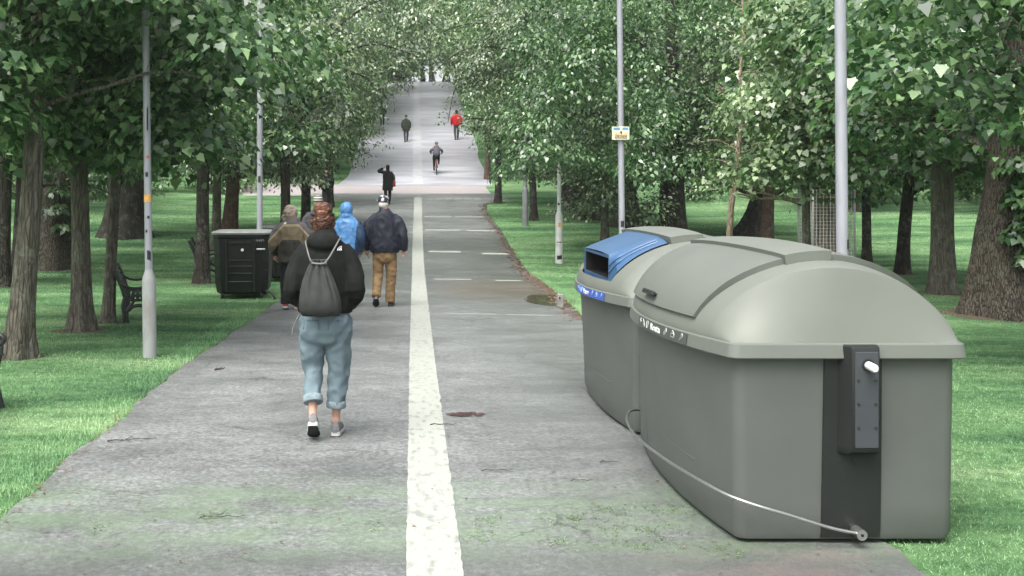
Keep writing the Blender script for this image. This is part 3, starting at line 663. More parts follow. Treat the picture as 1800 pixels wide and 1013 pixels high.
# ------------------------------------------------------------------ lamp posts
def lamp_post(x, y, label, base_r, base_h, top_r, H=7.5, lean=(0, 0), marks=(), nobase=False, paint=None):
    marks = list(marks)
    z0 = lawn_z(x, y) if abs(x) > 3.2 else gz(y)
    t = thing('lamp_post', label, 'lamp post', (x, y, z0), 0, 'grey lamp posts along the path')
    if not nobase:
        MB().lathe([(base_r*1.04, -0.15), (base_r*1.03, 0.05), (base_r, 0.1), (base_r, base_h), (base_r*0.96, base_h+0.03), (top_r*1.15, base_h+0.10), (top_r*1.02, base_h+0.13)], 20, lean=lean).build('base', A[paint or 'polebase'], t, 35)
    z1 = base_h+0.12 if not nobase else -0.15
    MB().lathe([(top_r*1.02, z1), (top_r, z1+0.4), (top_r*0.82, H)], 16, lean=lean).build('shaft', A[paint or 'pole'], t, 40)
    for (z, h, m, a0, a1) in marks:
        r = (base_r if z < base_h else top_r)+0.002; rings = []; n = 8; v = []
        cx, cy = lean[0]*z, lean[1]*z
        for k in range(n+1):
            a = R(a0+(a1-a0)*k/n); wob = 0.25*h*mnoise.noise(Vector((k*0.9, z*7, 0)))
            v += [(cx+r*math.sin(a), cy-r*math.cos(a), z+wob*(1 if m == 'inkmark' else 0)), (cx+r*math.sin(a), cy-r*math.cos(a), z+h+wob*(1 if m == 'inkmark' else 0))]
        MB().add(v, [(2*k, 2*k+2, 2*k+3, 2*k+1) for k in range(n)]).build('sticker', A[m], t)
    # lantern on its short arm
    if H < 5: return t
    ex, ey = lean[0]*H, lean[1]*H; s = 1 if x < 0 else -1
    MB().tube([(ex, ey, H-0.05), (ex+s*0.12, ey, H+0.12), (ex+s*0.5, ey, H+0.2)], 0.03, 10).build('arm', A['pole'], t, 40)
    MB().ell((ex+s*0.75, ey, H+0.2), (0.32, 0.13, 0.08)).build('lantern', A['pole'], t, 60)
    return t
lamp_post(-2.86, 11.7, 'near grey lamp post on the left with an orange sticker and stepped base', 0.074, 0.82, 0.041, lean=(-0.013, 0), marks=[(1.68, 0.08, 'sticker', -70, 60), (1.05, 0.10, 'inkmark', -10, 45), (2.15, 0.03, 'redst', 0, 40), (1.95, 0.05, 'inkmark', -20, 20), (1.35, 0.03, 'inkmark', -30, 0), (2.45, 0.25, 'inkmark', 10, 30), (1.5, 0.03, 'inkmark', 0, 35)])
lamp_post(-2.85, 19.95, 'slim grey lamp post rising behind the black bin', 0.085, 0.85, 0.055, marks=[(2.0, 0.12, 'inkmark', -25, 25)])
lamp_post(3.08, 7.75, 'tall thick pale lamp post directly behind the nearest container', 0.09, 0.80, 0.042, lean=(-0.008, 0), marks=[(1.36, 0.07, 'inkmark', 30, 75)])
lamp_post(3.03, 15.7, 'grey lamp post carrying a small notice behind the blue hopper', 0.075, 0.5, 0.046, lean=(-0.010, 0), marks=[(1.30, 0.09, 'inkmark', -30, 30), (1.02, 0.06, 'inkmark', -40, 20), (0.85, 0.09, 'inkmark', -10, 40)])
lamp_post(3.62, 27.0, 'white painted post with wide base standing free on the right lawn', 0.092, 1.18, 0.05, H=2.75, paint='postwhite', marks=[(0.9, 0.12, 'sticker', -20, 20), (0.52, 0.02, 'inkmark', -40, 40), (0.10, 0.10, 'inkmark', -40, 40), (1.45, 0.06, 'inkmark', -50, 10)])
lamp_post(3.75, 36.5, 'distant dull grey post beside the right verge', 0.10, 1.2, 0.055, H=3.0, paint='postgrey')

# notice on the post
zs = CH-(234.5-HY)*15.62/F; t = thing('notice_plate', 'small cream and blue notice strapped to a lamp post', 'sign', (2.985, 15.62, zs))
MB().box((0, 0, 0), (0.25, 0.006, 0.19), None, 0.002).build('plate', A['signface'], t)
for x0, x1 in ((-0.105, -0.015), (0.025, 0.11)): MB().box(((x0+x1)/2, -0.005, 0.067), (x1-x0, 0.003, 0.034)).build('header', A['signblue'], t)
MB().box((0.005, -0.0045, -0.02), (0.19, 0.003, 0.062)).build('text_panel', A['signor'], t)
b = MB(); b.ell((0.005, -0.006, 0.015), (0.013, 0.003, 0.018)); b.box((0.005, -0.007, -0.004), (0.018, 0.003, 0.012)); b.build('emblem', A['barkd'], t)
b = MB(); g = random.Random(3)
for r_, z in enumerate((-0.028, -0.042, -0.058, -0.073)):
    xx = -0.085
    while xx < 0.085:
        w = g.uniform(0.008, 0.022); b.box((xx+w/2, -0.0075, z), (w, 0.002, 0.006)); xx += w+0.006
b.build('small_print', A['barkr'], t)
for z in (0.06, -0.06): MB().tube([(-0.05, 0.005, z), (-0.05, 0.085, z), (0.05, 0.085, z), (0.05, 0.005, z)], 0.004, 6).build('strap', A['steel'], t)

# ------------------------------------------------------------------ benches: cast ends with scrolled arms, slatted seat and back
def bench_end(y):
    b = MB()
    def bar(P, r, k=5): b.tube(catmull([(x, y, z) for x, z in P], k), [(r*1.25, r)]*((len(P)-1)*k+1), 8)
    bar([(-0.33, 0.86), (-0.30, 0.80), (-0.22, 0.62), (-0.17, 0.46), (-0.15, 0.40)], 0.026)             # back upright
    bar([(-0.15, 0.41), (0.0, 0.37), (0.17, 0.385), (0.27, 0.41)], 0.025)                               # seat bearer
    bar([(-0.245, 0.66), (-0.12, 0.585), (0.02, 0.565), (0.16, 0.585), (0.27, 0.60), (0.31, 0.565), (0.285, 0.53), (0.255, 0.545)], 0.022)   # arm with scroll
    bar([(0.27, 0.58), (0.285, 0.50), (0.27, 0.41)], 0.018)
    bar([(-0.16, 0.42), (-0.19, 0.28), (-0.17, 0.15), (-0.19, 0.0)], 0.025)                             # rear leg
    bar([(-0.02, 0.37), (-0.06, 0.30), (-0.12, 0.22), (-0.13, 0.10), (-0.11, 0.0)], 0.022)
    bar([(-0.13, 0.20), (-0.02, 0.275), (0.12, 0.275), (0.23, 0.20), (0.27, 0.08), (0.29, 0.0)], 0.024)  # arched front leg
    bar([(0.27, 0.41), (0.245, 0.33), (0.22, 0.24)], 0.020)
    return b
def bench(x, y, rz, label):
    t = thing('park_bench', label, 'bench', (x, y, lawn_z(x, y)), rz, 'black park benches along the path')
    for yy in (-0.88, 0.88): bench_end(yy).build('end_frame', A['iron'], t, 60)
    s = MB()
    for k in range(6): xx = -0.11+0.075*k; s.box((xx, 0, 0.405+0.02*abs(k-2)/2), (0.058, 1.86, 0.028), None, 0.006)
    s.build('seat', A['iron'], t, 30)
    s = MB()
    for k in range(5): zz = 0.50+0.078*k; s.box((-0.165-0.165*(zz-0.46)/0.38, 0, zz), (0.026, 1.86, 0.058), Euler((0, R(-22), 0)), 0.006)
    s.build('backrest', A['iron'], t, 30)
    return t
BN = bench(-4.02, 15.6, R(14), 'black cast iron bench behind the near left lamp post')
BN.scale = (0.85, 0.9, 0.85)
bench(-4.35, 22.6, R(10), 'dark bench half hidden behind the black bin')
bench(4.00, 22.5, R(180), 'dark bench seen beyond the blue hopper, only its arm showing')
bench(-3.68, 8.0, R(0), 'black bench cut off by the left edge of the photo')

# ------------------------------------------------------------------ black communal bins on the left verge
def dumpster(x, y, rz, label):
    t = thing('black_bin', label, 'bin', (x, y, lawn_z(x, y)-0.02), rz, 'black wheeled bins on the left verge')
    W_, D_ = 0.47, 0.62
    def ring(z, k, cut=0.10):
        a, b_ = W_*k, D_*k
        return [Vector(p+(z,)) for p in ((-a+cut, -b_), (a-cut, -b_), (a, -b_+cut), (a, b_-cut), (a-cut, b_), (-a+cut, b_), (-a, b_-cut), (-a, -b_+cut))]
    b = MB(); b.loft([ring(0.10, 0.80), ring(0.14, 0.90), ring(0.30, 0.955), ring(1.05, 1.0), ring(1.07, 1.03), ring(1.12, 1.03)]); b.build('body', A['dump'], t, 20)
    b = MB()
    for z in (0.32, 0.46, 0.58, 0.68): b.box((-0.02, -D_*(0.955+0.045*(z-0.3)/0.75)-0.004, z), (0.40, 0.022, 0.016), None, 0.005)
    for z in (0.33, 0.52, 0.66): b.box((0.43, -D_*0.90, z), (0.10, 0.02, 0.016), Euler((0, 0, R(45))), 0.005)
    for z in (0.40, 0.60, 0.8): b.box((-0.42, -D_*0.90, z), (0.10, 0.02, 0.016), Euler((0, 0, R(-45))), 0.005)
    for xx in (-0.24, 0.22): b.box((xx, -D_-0.002, 0.6), (0.03, 0.03, 0.9), None, 0.008)
    b.box((-0.02, -D_-0.006, 0.98), (0.34, 0.02, 0.05), None, 0.006)
    b.build('ribs', A['dump'], t, 30)
    b = MB(); b.loft([ring(1.12, 1.06, 0.08), ring(1.15, 1.07, 0.08), ring(1.17, 1.03, 0.08), ring(1.175, 0.9, 0.08)]); b.build('lid', A['dumplid'], t, 20)
    for xx in (-0.52, 0.52): MB().tube([(xx*0.9, -0.1, 1.0), (xx, -0.1, 1.0)], 0.03, 12).build('trunnion', A['iron'], t, 40)
    MB().tube([(0.02, -D_-0.012, 0.86), (0.02, -D_+0.01, 0.86)], 0.024, 14).build('white_badge', A['white'], t, 40)
    b = MB(); b.box((0.33, -D_-0.012, 0.87), (0.15, 0.04, 0.028), None, 0.01); b.build('grip', A['greyprint'], t, 30)
    b = MB(); g = random.Random(5)
    for k in range(4): b.tube([(0.25+0.035*k, -D_-0.012, 1.0+g.uniform(-0.02, 0.02)), (0.262+0.035*k, -D_-0.012, 1.045), (0.28+0.035*k, -D_-0.012, 1.0)], 0.004, 5)
    b.build('graffiti', A['greyprint'], t)
    for xx in (-0.33, 0.33):
        for yy in (-0.42, 0.42):
            w = MB(); w.tube([(xx-0.025, yy, 0.085), (xx+0.025, yy, 0.085)], 0.085, 16); w.build('wheel', A['iron'], t, 40)
    MB().tube(catmull([(0.42, -0.60, 0.16), (0.50, -0.66, 0.15), (0.56, -0.70, 0.08), (0.57, -0.70, 0.02)], 4), 0.02, 8).build('pedal', A['iron'], t, 50)
    return t
dumpster(-2.97, 18.9, R(4), 'weathered black bin with grey lid and ribbed sides at the path edge')
dumpster(-2.62, 22.6, R(2), 'second black bin in shadow behind the walkers, beyond the ribbed bin')

# ------------------------------------------------------------------ iron railings beyond the right lawn
t = thing('railings', 'thin dark iron railings behind the crossing path on the right', 'fence', (0, 0, 0))
def railing(x0, x1, y0, y1):
    b = MB(); n = 90; P = [(x0+(x1-x0)*k/n, y0+(y1-y0)*k/n) for k in range(n+1)]
    for k, (x, y) in enumerate(P):
        z = lawn_z(x, y); b.tube([(x, y, z-0.1), (x, y, z+1.35)], 0.013 if k % 15 else 0.035, 5)
    r = MB()
    for h in (0.15, 1.2): r.tube([(x, y, lawn_z(x, y)+h) for x, y in P[::6]], 0.02, 5)
    return b, r
b, r = railing(4.6, 17, 53.2, 54.5); b.build('bars', A['iron'], t); r.build('rails', A['iron'], t)

# pale marker stone at the puddle
t = thing('marker_stone', 'little pale stone post beside the puddle', 'stone post', (2.30, 17.0, 0))
MB().box((0, 0, 0.10), (0.10, 0.10, 0.22), Euler((0, R(3), 0)), 0.012).build('post', A['stone'], t, 30); MB().box((-0.02, -0.052, 0.15), (0.03, 0.008, 0.025)).build('hole', A['inkmark'], t)

# fallen twigs on the tarmac
def twig(x, y, L, ang, label, r=0.006):
    r *= 0.7
    P = []; k = 6; g = random.Random(int(x*100+y*10))
    for i in range(k+1):
        s = i/k*L; P.append((s*math.cos(ang)+0, s*math.sin(ang)+g.uniform(-0.02, 0.02)*L, 0.016+0.008*math.sin(i*1.3)**2))
    b = MB(); b.tube(P, [r*(1-0.6*i/k) for i in range(k+1)], 6)
    if L > 0.2: b.tube([P[2], (P[2][0]+0.25*L*math.cos(ang+0.7), P[2][1]+0.25*L*math.sin(ang+0.7), 0.03)], r*0.5, 5)
    o = b.build('fallen_twig', A['bark'], None, 'all', (x, y, 0)); tag(o, label, 'twig', 'fallen twigs on the tarmac')
for a in [(-2.16, 7.60, 0.34, 0.25, 'forked dark twig lying at the left grass edge', 0.008), (-1.15, 5.79, 0.24, 0.03, 'thin twig alone on the left lane near the bottom of the photo', 0.005), (-1.98, 10.75, 0.12, 0.8, 'short black stick at the bend of the left verge', 0.016),
          (0.12, 8.15, 0.20, 0.02, 'thin twig crossing the tarmac right behind the heels of the woman', 0.006), (0.42, 6.78, 0.2, 0.02, 'straight twig just right of the white line, above the moss', 0.005), (0.95, 6.55, 0.12, -0.1, 'tiny reddish twig between the white line and the containers', 0.005), (1.2, 7.0, 0.13, 0.0, 'thin twig close to the gap between the two containers', 0.006)]: twig(*a)
# wet brown leaf clump
b = MB(); g = random.Random(9)
for k in range(150):
    a = g.uniform(0, 6.28); q = g.random()**0.5; x, y = 0.15*q*math.cos(a), 0.085*q*math.sin(a); s = g.uniform(0.012, 0.026); an = g.uniform(0, 6.28); z = 0.014+0.012*(1-q)*g.random()
    b.add([(x+s*math.cos(an), y+s*math.sin(an), z+0.004), (x-0.5*s*math.sin(an), y+0.5*s*math.cos(an), z), (x-s*math.cos(an), y-s*math.sin(an), z+0.005*g.random()), (x+0.5*s*math.sin(an), y-0.5*s*math.cos(an), z)], [(0, 1, 2, 3)])
A['wetleaf'] = mat('wet_red_brown_leaf', (0.055, 0.028, 0.026), 0.35, 0.5, var=0.5, vscale=30)
o = b.build('leaf_clump', A['wetleaf'], None, False, (0.41, 8.55, 0)); tag(o, 'dark red brown clump of wet leaves right of the white line', 'leaves')
# ------------------------------------------------------------------ people
def hand_pts(mb, w, d, side, curl=0.5, nrm=(0, 1, 0)):
    """palm and five curled fingers from wrist w along direction d; side +1 = right hand, palm facing the thigh"""
    w = Vector(w); d = Vector(d).normalized(); n = Vector(nrm); n = (n-d*n.dot(d)).normalized(); l = d.cross(n)
    mb.tube([w-d*0.03, w+d*0.02, w+d*0.05, w+d*0.09], [(0.024, 0.021), (0.028, 0.018), (0.040, 0.016), (0.037, 0.014)], 10)
    for k, (o, L) in enumerate(((0.030, 0.066), (0.010, 0.076), (-0.010, 0.071), (-0.029, 0.056))):
        b = w+d*0.085+n*o; P = [b]; a = 0.0
        for s in (0.42, 0.33, 0.25):
            a += curl*(0.5+0.12*k); P.append(P[-1]+(d*math.cos(a)-l*side*math.sin(a))*L*s)
        mb.tube(P, [0.0095, 0.009, 0.008, 0.006], 8)
    b = w+d*0.03+n*0.032; mb.tube([b, b+d*0.03+n*0.018, b+d*0.062+n*0.018-l*side*0.012], [0.011, 0.010, 0.007], 8)
def head_pts(mb, c, yaw=0, tilt=0, k=1.0):
    M = Euler((tilt, 0, yaw)); c = Vector(c); mt = M.to_matrix()
    T = lambda x, y, z: c+mt @ Vector((x*k, y*k, z*k))
    mb.ell(c, (0.075*k, 0.094*k, 0.112*k), 18, 12, M)
    mb.ell(T(0, 0.035, -0.05), (0.056*k, 0.062*k, 0.066*k), 14, 10, M)
    mb.ell(T(0, 0.075, -0.098), (0.026*k, 0.024*k, 0.02*k), 10, 8, M)
    mb.tube([T(0, 0.085, 0.015), T(0, 0.106, -0.028), T(0, 0.092, -0.04)], [0.009*k, 0.016*k, 0.012*k], 8)
    mb.tube([T(-0.045, 0.076, 0.028), T(0, 0.092, 0.03), T(0.045, 0.076, 0.028)], 0.010*k, 8)
    mb.tube([T(-0.02, 0.090, -0.066), T(0, 0.096, -0.064), T(0.02, 0.090, -0.066)], 0.008*k, 8)
    for s in (-1, 1): mb.ell(T(s*0.076, -0.005, -0.01), (0.010*k, 0.020*k, 0.034*k), 10, 8, M)
def face_features(par, c, yaw=0, k=1.0):
    mt = Euler((0, 0, yaw)).to_matrix(); b = MB()
    for s in (-1, 1): b.ell(Vector(c)+mt @ Vector((s*0.031*k, 0.083*k, 0.005*k)), (0.013*k, 0.008*k, 0.009*k), 10, 8)
    b.build('eyes', A['inkmark'], par, 'all')
PM = {}
def cloth(name, col, rough=0.75, var=0.18, vscale=18, bump=0.25, bscale=140, **k):
    if name not in PM: PM[name] = mat(name, col, rough, 0.12, var=var, vscale=vscale, bump=bump, bscale=bscale, **k)
    return PM[name]
SKIN = mat('skin', (0.40, 0.235, 0.175), 0.5, 0.4, var=0.1, vscale=20); SKINR = mat('ruddy_skin', (0.46, 0.20, 0.15), 0.5, 0.4, var=0.1, vscale=20)
def shoe(par, heel, toe, mat_up, mat_sole, sole_h=0.024, up=None, k=1.0):
    heel = Vector(heel); toe = Vector(toe); d = (toe-heel); L = d.length; d.normalize()
    lat = d.cross(Vector((0, 0, 1))).normalized(); n = lat.cross(d).normalized()
    T = lambda u, x, z: heel+d*(u*L)+lat*x*k+n*z*k
    prof = [(0.0, 0.018, 0.045), (0.03, 0.030, 0.075), (0.2, 0.036, 0.085), (0.38, 0.036, 0.075), (0.55, 0.041, 0.055), (0.75, 0.045, 0.046), (0.92, 0.036, 0.038), (1.0, 0.016, 0.026)]
    rings = []
    for u, w, h in prof:
        rings.append([T(u, w*math.copysign(abs(math.cos(a))**0.8, math.cos(a)), sole_h+(h*max(0, math.sin(a))**0.85 if math.sin(a) > 0 else 0.0)) for a in [2*math.pi*i/14 for i in range(14)]])
    s = MB().loft(rings).build('shoe', mat_up, par, 50)
    out = []
    for u, w in ((0.0, 0.020), (0.04, 0.033), (0.2, 0.039), (0.4, 0.039), (0.58, 0.046), (0.78, 0.049), (0.94, 0.038), (1.01, 0.018)): out.append((u, w))
    rg = [(u, w) for u, w in out]+[(u, -w) for u, w in reversed(out)]
    MB().loft([[T(u, w*0.97, 0.004) for u, w in rg], [T(u, w, 0.010) for u, w in rg], [T(u, w, sole_h+0.008) for u, w in rg]]).build('sole', mat_sole, s, 30)
    MB().loft([[T(u, w*0.9, -0.001) for u, w in rg], [T(u, w*0.95, 0.0035) for u, w in rg]]).build('tread', A['inkmark'], s, 30)
    return s
def body_mesh(t, J, skin, voxel=0.008, hands=True, headk=1.0):
    b = MB(); c = Vector(J['head']); head_pts(b, c, J.get('yaw', 0), J.get('tilt', 0), headk)
    nk = Vector(J['neck'])
    b.tube([c+Vector((0, -0.015, -0.05)), nk+Vector((0, 0, 0.03)), nk], [0.058, 0.052, 0.062], 12)
    b.tube([nk, nk+Vector((0, -0.01, -0.10)), Vector((0, 0, (nk.z+J['hipz'])/2)), Vector((0, 0, J['hipz']+0.02)), Vector((0, 0, J['hipz']-0.06))], [(0.055, 0.05), (0.10, 0.06), (0.10, 0.07), (0.125, 0.09), (0.09, 0.08)], 14)
    for s in ('L', 'R'):
        sh, el, wr = [Vector(p) for p in J['arm'+s]]; sg = -1 if s == 'L' else 1; sh = Vector((sh.x*0.82, sh.y, sh.z-0.055))
        b.tube([Vector((0, sh.y, sh.z)), sh, sh.lerp(el, 0.5), el, el.lerp(wr, 0.35), wr], [0.045, 0.046, 0.040, 0.034, 0.034, 0.024], 10)
        if hands: hand_pts(b, wr, J.get('hand'+s, (wr-el)), sg, J.get('curl', 0.55), J.get('palm', (0, 1, 0)))
        hp, kn, an, toe = [Vector(p) for p in J['leg'+s]]
        b.tube([hp+Vector((0, 0, 0.05)), hp.lerp(kn, 0.3), kn, kn.lerp(an, 0.35)+Vector((0, -0.015, 0)), an.lerp(kn, 0.12), an], [0.070, 0.064, 0.044, 0.040, 0.030, 0.032], 12)
        b.tube([an, an.lerp(toe, 0.3)-Vector((0, 0, 0.004)), an.lerp(toe, 0.62)], [0.030, 0.022, 0.012], 10)
    o = b.build('body', skin, t); cook(o, voxel, 3); face_features(o, c, J.get('yaw', 0), headk)
    return o
def jacket(t, name, m, torso, arms, extra=(), voxel=0.012, wr=0.008, ws=11, smooth=4):
    b = MB()
    b.loft([[Vector((cx+rx*math.copysign(abs(math.cos(a))**0.85, math.cos(a)), cy+ry*math.sin(a), z)) for a in [2*math.pi*i/24 for i in range(24)]] for z, rx, ry, cx, cy in torso])
    for P, r in arms: b.tube(catmull(P, 4), list(np.interp(np.linspace(0, 1, (len(P)-1)*4+1), np.linspace(0, 1, len(r)), r)), 14)
    for c, r, rot in extra: b.ell(c, r, 16, 10, rot)
    o = b.build(name, m, t); cook(o, voxel, smooth, wr, ws, (1, 1, 0.75)); return o
def trousers(t, m, pelvis, legs, name='trousers', voxel=0.011, wr=0.006, ws=13):
    b = MB(); b.loft([[Vector((cx+rx*math.cos(a), cy+ry*math.sin(a), z)) for a in [2*math.pi*i/22 for i in range(22)]] for z, rx, ry, cx, cy in pelvis])
    for P, r in legs: b.tube(catmull(P, 4), list(np.interp(np.linspace(0, 1, (len(P)-1)*4+1), np.linspace(0, 1, len(r)), r)), 16)
    o = b.build(name, m, t); cook(o, voxel, 2, wr, ws, (1, 1, 0.9)); return o

# ---- the woman walking away in the foreground
t = thing('person', 'woman with a messy bun, black jacket and rolled pale jeans walking away', 'person', (-0.64, 7.77, 0.008))
J = dict(head=(-0.015, 0.02, 1.538), neck=(0, -0.01, 1.44), hipz=0.86, armL=((-0.175, 0, 1.37), (-0.235, -0.07, 1.09), (-0.17, 0.11, 0.95)), armR=((0.175, 0, 1.37), (0.235, -0.07, 1.09), (0.17, 0.11, 0.95)),
         handL=(0.3, 0.8, -0.3), handR=(-0.3, 0.8, -0.3), legL=((-0.09, 0, 0.84), (-0.10, 0.03, 0.48), (-0.072, -0.16, 0.15), (-0.075, -0.07, 0.04)), legR=((0.09, 0, 0.84), (0.10, 0.03, 0.47), (0.073, 0.04, 0.095), (0.078, 0.17, 0.035)), curl=0.6)
body_mesh(t, J, SKIN)
jk = jacket(t, 'jacket', cloth('black_softshell', (0.010, 0.011, 0.010), 0.85, 0.2, 25, 0.2), [(0.895, 0.175, 0.13, 0, 0), (0.90, 0.195, 0.145, 0, 0), (0.93, 0.198, 0.15, 0, -0.005), (1.05, 0.198, 0.15, 0, -0.01), (1.2, 0.195, 0.145, 0, -0.01), (1.31, 0.19, 0.125, 0, -0.01), (1.385, 0.15, 0.10, 0, -0.015), (1.43, 0.10, 0.09, 0, -0.02), (1.485, 0.075, 0.075, 0, -0.01), (1.49, 0.05, 0.05, 0, -0.01)],
     [([(-0.115, -0.01, 1.355), (-0.20, -0.03, 1.22), (-0.222, -0.07, 1.07), (-0.215, 0.02, 1.0), (-0.165, 0.11, 0.945)], [0.072, 0.070, 0.068, 0.058, 0.052]), ([(0.115, -0.01, 1.355), (0.20, -0.03, 1.22), (0.222, -0.07, 1.07), (0.215, 0.02, 1.0), (0.165, 0.11, 0.945)], [0.072, 0.070, 0.068, 0.058, 0.052])],
     [((0.0, -0.095, 1.41), (0.125, 0.055, 0.075), Euler((R(-25), 0, 0))), ((0.0, -0.03, 1.455), (0.085, 0.08, 0.06), None)], wr=0.007, ws=9)
jeans = trousers(t, cloth('pale_blue_denim', (0.122, 0.165, 0.185), 0.85, 0.10, 6, 0.3, 220), [(0.92, 0.165, 0.125, 0, 0), (0.86, 0.182, 0.14, 0, -0.01), (0.77, 0.188, 0.142, 0, -0.01), (0.70, 0.175, 0.12, 0, -0.005), (0.66, 0.12, 0.09, 0, 0)],
     [([(-0.088, -0.005, 0.84), (-0.092, 0.005, 0.66), (-0.092, 0.03, 0.49), (-0.085, -0.05, 0.37), (-0.076, -0.115, 0.272)], [0.098, 0.090, 0.073, 0.066, 0.062]), ([(0.090, -0.01, 0.84), (0.094, 0.01, 0.66), (0.094, 0.03, 0.47), (0.085, 0.03, 0.34), (0.076, 0.032, 0.21)], [0.102, 0.095, 0.076, 0.068, 0.062])], 'jeans', wr=0.015, ws=9)
cf = cloth('turned_denim', (0.18, 0.23, 0.25), 0.8, 0.2, 20, 0.3, 220)
for P in ([(-0.080, -0.092, 0.312), (-0.075, -0.118, 0.268)], [(0.078, 0.032, 0.255), (0.0755, 0.032, 0.205)]):
    b = MB(); a_, b_ = Vector(P[0]), Vector(P[1]); d = (b_-a_)
    b.tube([a_, a_+d*0.1, a_+d*0.9, b_, b_-d*0.05], [0.066, 0.0705, 0.0715, 0.067, 0.05], 20, (True, True)); b.build('cuff', cf, jeans, 50)
b = MB()
for s in (-1, 1):
    for q in (-1, 1): b.tube([(s*0.085+q*0.05, -0.151-0.004, 0.855), (s*0.088+q*0.052, -0.160, 0.79)], 0.003, 5)
    b.tube([(s*0.085-0.05, -0.156, 0.853), (s*0.085+0.05, -0.156, 0.853)], 0.003, 5)
b.build('pocket_seam', cloth('denim_seam', (0.10, 0.15, 0.185)), jeans, 'all')
wsh = cloth('pale_canvas', (0.14, 0.14, 0.145), 0.7, 0.15, 30)
sl = mat('white_rubber', (0.42, 0.42, 0.41), 0.5, 0.4, var=0.08)
shoe(t, (-0.068, -0.225, 0.125), (-0.076, -0.035, 0.006), wsh, sl); shoe(t, (0.073, -0.015, 0.004), (0.085, 0.235, 0.004), wsh, sl)
# hair: cap, bun and loose curls
HC = Vector((-0.015, 0.02, 1.538)); hm = mat('auburn_hair', (0.150, 0.058, 0.028), 0.42, 0.5, col2=(0.022, 0.009, 0.006), vscale=28, bump=0.9, bscale=70, lo=0.35, hi=0.62)
b = MB(); b.ell(HC+Vector((0, -0.012, 0.014)), (0.080, 0.098, 0.104)); b.ell(HC+Vector((0, -0.055, -0.03)), (0.060, 0.045, 0.062)); b.ell(HC+Vector((0.0, -0.05, 0.098)), (0.058, 0.055, 0.046)); b.ell(HC+Vector((-0.028, -0.055, 0.105)), (0.034, 0.038, 0.034)); b.ell(HC+Vector((0.034, -0.055, 0.10)), (0.036, 0.036, 0.036)); b.ell(HC+Vector((0.0, -0.085, 0.075)), (0.045, 0.03, 0.036))
hair = b.build('hair', hm, t); cook(hair, 0.006, 2, 0.008, 42)
b = MB(); g = random.Random(21)
for k in range(240):
    top = g.random() < 0.6
    c = HC+(Vector((0, -0.05, 0.098)) if top else Vector((0, -0.014, 0.01))); r = Vector((0.060, 0.058, 0.048)) if top else Vector((0.080, 0.098, 0.102))
    a0, z0 = g.uniform(0, 6.28), g.uniform(-0.6, 1.0); P = []
    for i in range(7):
        a = a0+i*g.uniform(0.10, 0.30); z = max(-0.95, min(0.98, z0+0.16*math.sin(i*1.4+a0)-0.02*i)); q = math.sqrt(1-z*z)*(1+0.05*math.sin(i*2.1+a0)+g.uniform(0.0, 0.10))
        P.append(c+Vector((r.x*q*math.cos(a), r.y*q*math.sin(a), r.z*z*(1.06))))
    if max(p.y for p in P) < HC.y+0.085: b.tube(catmull(P, 2), g.uniform(0.002, 0.0045), 5)
b.build('curls', hm, hair, 'all')
b = MB(); b.tube([HC+Vector((0.075*math.cos(a), -0.05+0.035*math.sin(a), 0.062)) for a in [i*0.6283 for i in range(11)]], 0.012, 8); b.build('hair_tie', A['inkmark'], hair, 'all')
# white arched emblem on the shoulder blade
b = MB()
for r0, r1 in ((0.0, 0.0105), (0.0135, 0.0215), (0.0245, 0.032)):
    n = 10; v = []
    for k in range(n+1):
        a = R(90+90*(k/n)-90*0); a = R(180-90*k/n)
        v += [(0.11+0.016+r0*math.cos(a)*1.0, 0, 1.345+r0*math.sin(a)), (0.11+0.016+r1*math.cos(a), 0, 1.345+r1*math.sin(a))]
    b.add(v, [(2*k, 2*k+1, 2*k+3, 2*k+2) for k in range(n)])
EMB = b
# snap the emblem onto the cloth
def snap(o_mesh, tgt, off=0.003, d=Vector((0, 1, 0))):
    out = []
    for v in o_mesh.v:
        hit, loc, nrm, _ = tgt.ray_cast(Vector((v[0], -1.0, v[2])), d)
        out.append((v[0], (loc.y if hit else -0.15)-off, v[2]))
    o_mesh.v = out; return o_mesh
snap(EMB, jk, 0.0035).build('emblem', A['white'], jk)
# drawstring bag on her back
tb = thing('drawstring_bag', 'dark grey drawstring bag hanging on the back of the woman', 'bag', (-0.64, 7.77, 0.008))
bgm = cloth('charcoal_nylon', (0.036, 0.038, 0.036), 0.7, 0.15, 14, 0.2, 160)
rings = []
for z, rx, ry, cy in ((0.893, 0.105, 0.03, -0.205), (0.90, 0.135, 0.052, -0.215), (0.93, 0.148, 0.066, -0.228), (0.99, 0.146, 0.070, -0.232), (1.06, 0.130, 0.064, -0.228), (1.14, 0.104, 0.052, -0.220), (1.20, 0.080, 0.040, -0.212), (1.24, 0.062, 0.032, -0.206), (1.262, 0.052, 0.028, -0.202), (1.285, 0.062, 0.034, -0.204), (1.288, 0.05, 0.02, -0.204)):
    k = max(0, min(1, (z-0.98)/0.26)); n = 72
    rings.append([Vector((rx*(1+0.13*k*math.sin(11*a+0.7)+0.03*math.sin(3*a))*math.copysign(abs(math.cos(a))**0.8, math.cos(a))-0.022+0.01*math.sin(z*9), cy+ry*(1+0.30*k*math.sin(11*a+0.7))*math.sin(a), z+0.006*math.sin(5*a)*(1-k))) for a in [2*math.pi*i/n for i in range(n)]])
bo = MB().loft(rings).build('pouch', bgm, tb, 70)
cm = cloth('grey_cord', (0.14, 0.145, 0.14), 0.8)
MB().tube(catmull([(0.015, -0.24, 1.262), (0.045, -0.222, 1.30), (0.085, -0.19, 1.37), (0.112, -0.12, 1.425), (0.12, -0.03, 1.43)], 5), 0.006, 8).build('strap', cm, tb, 'all')
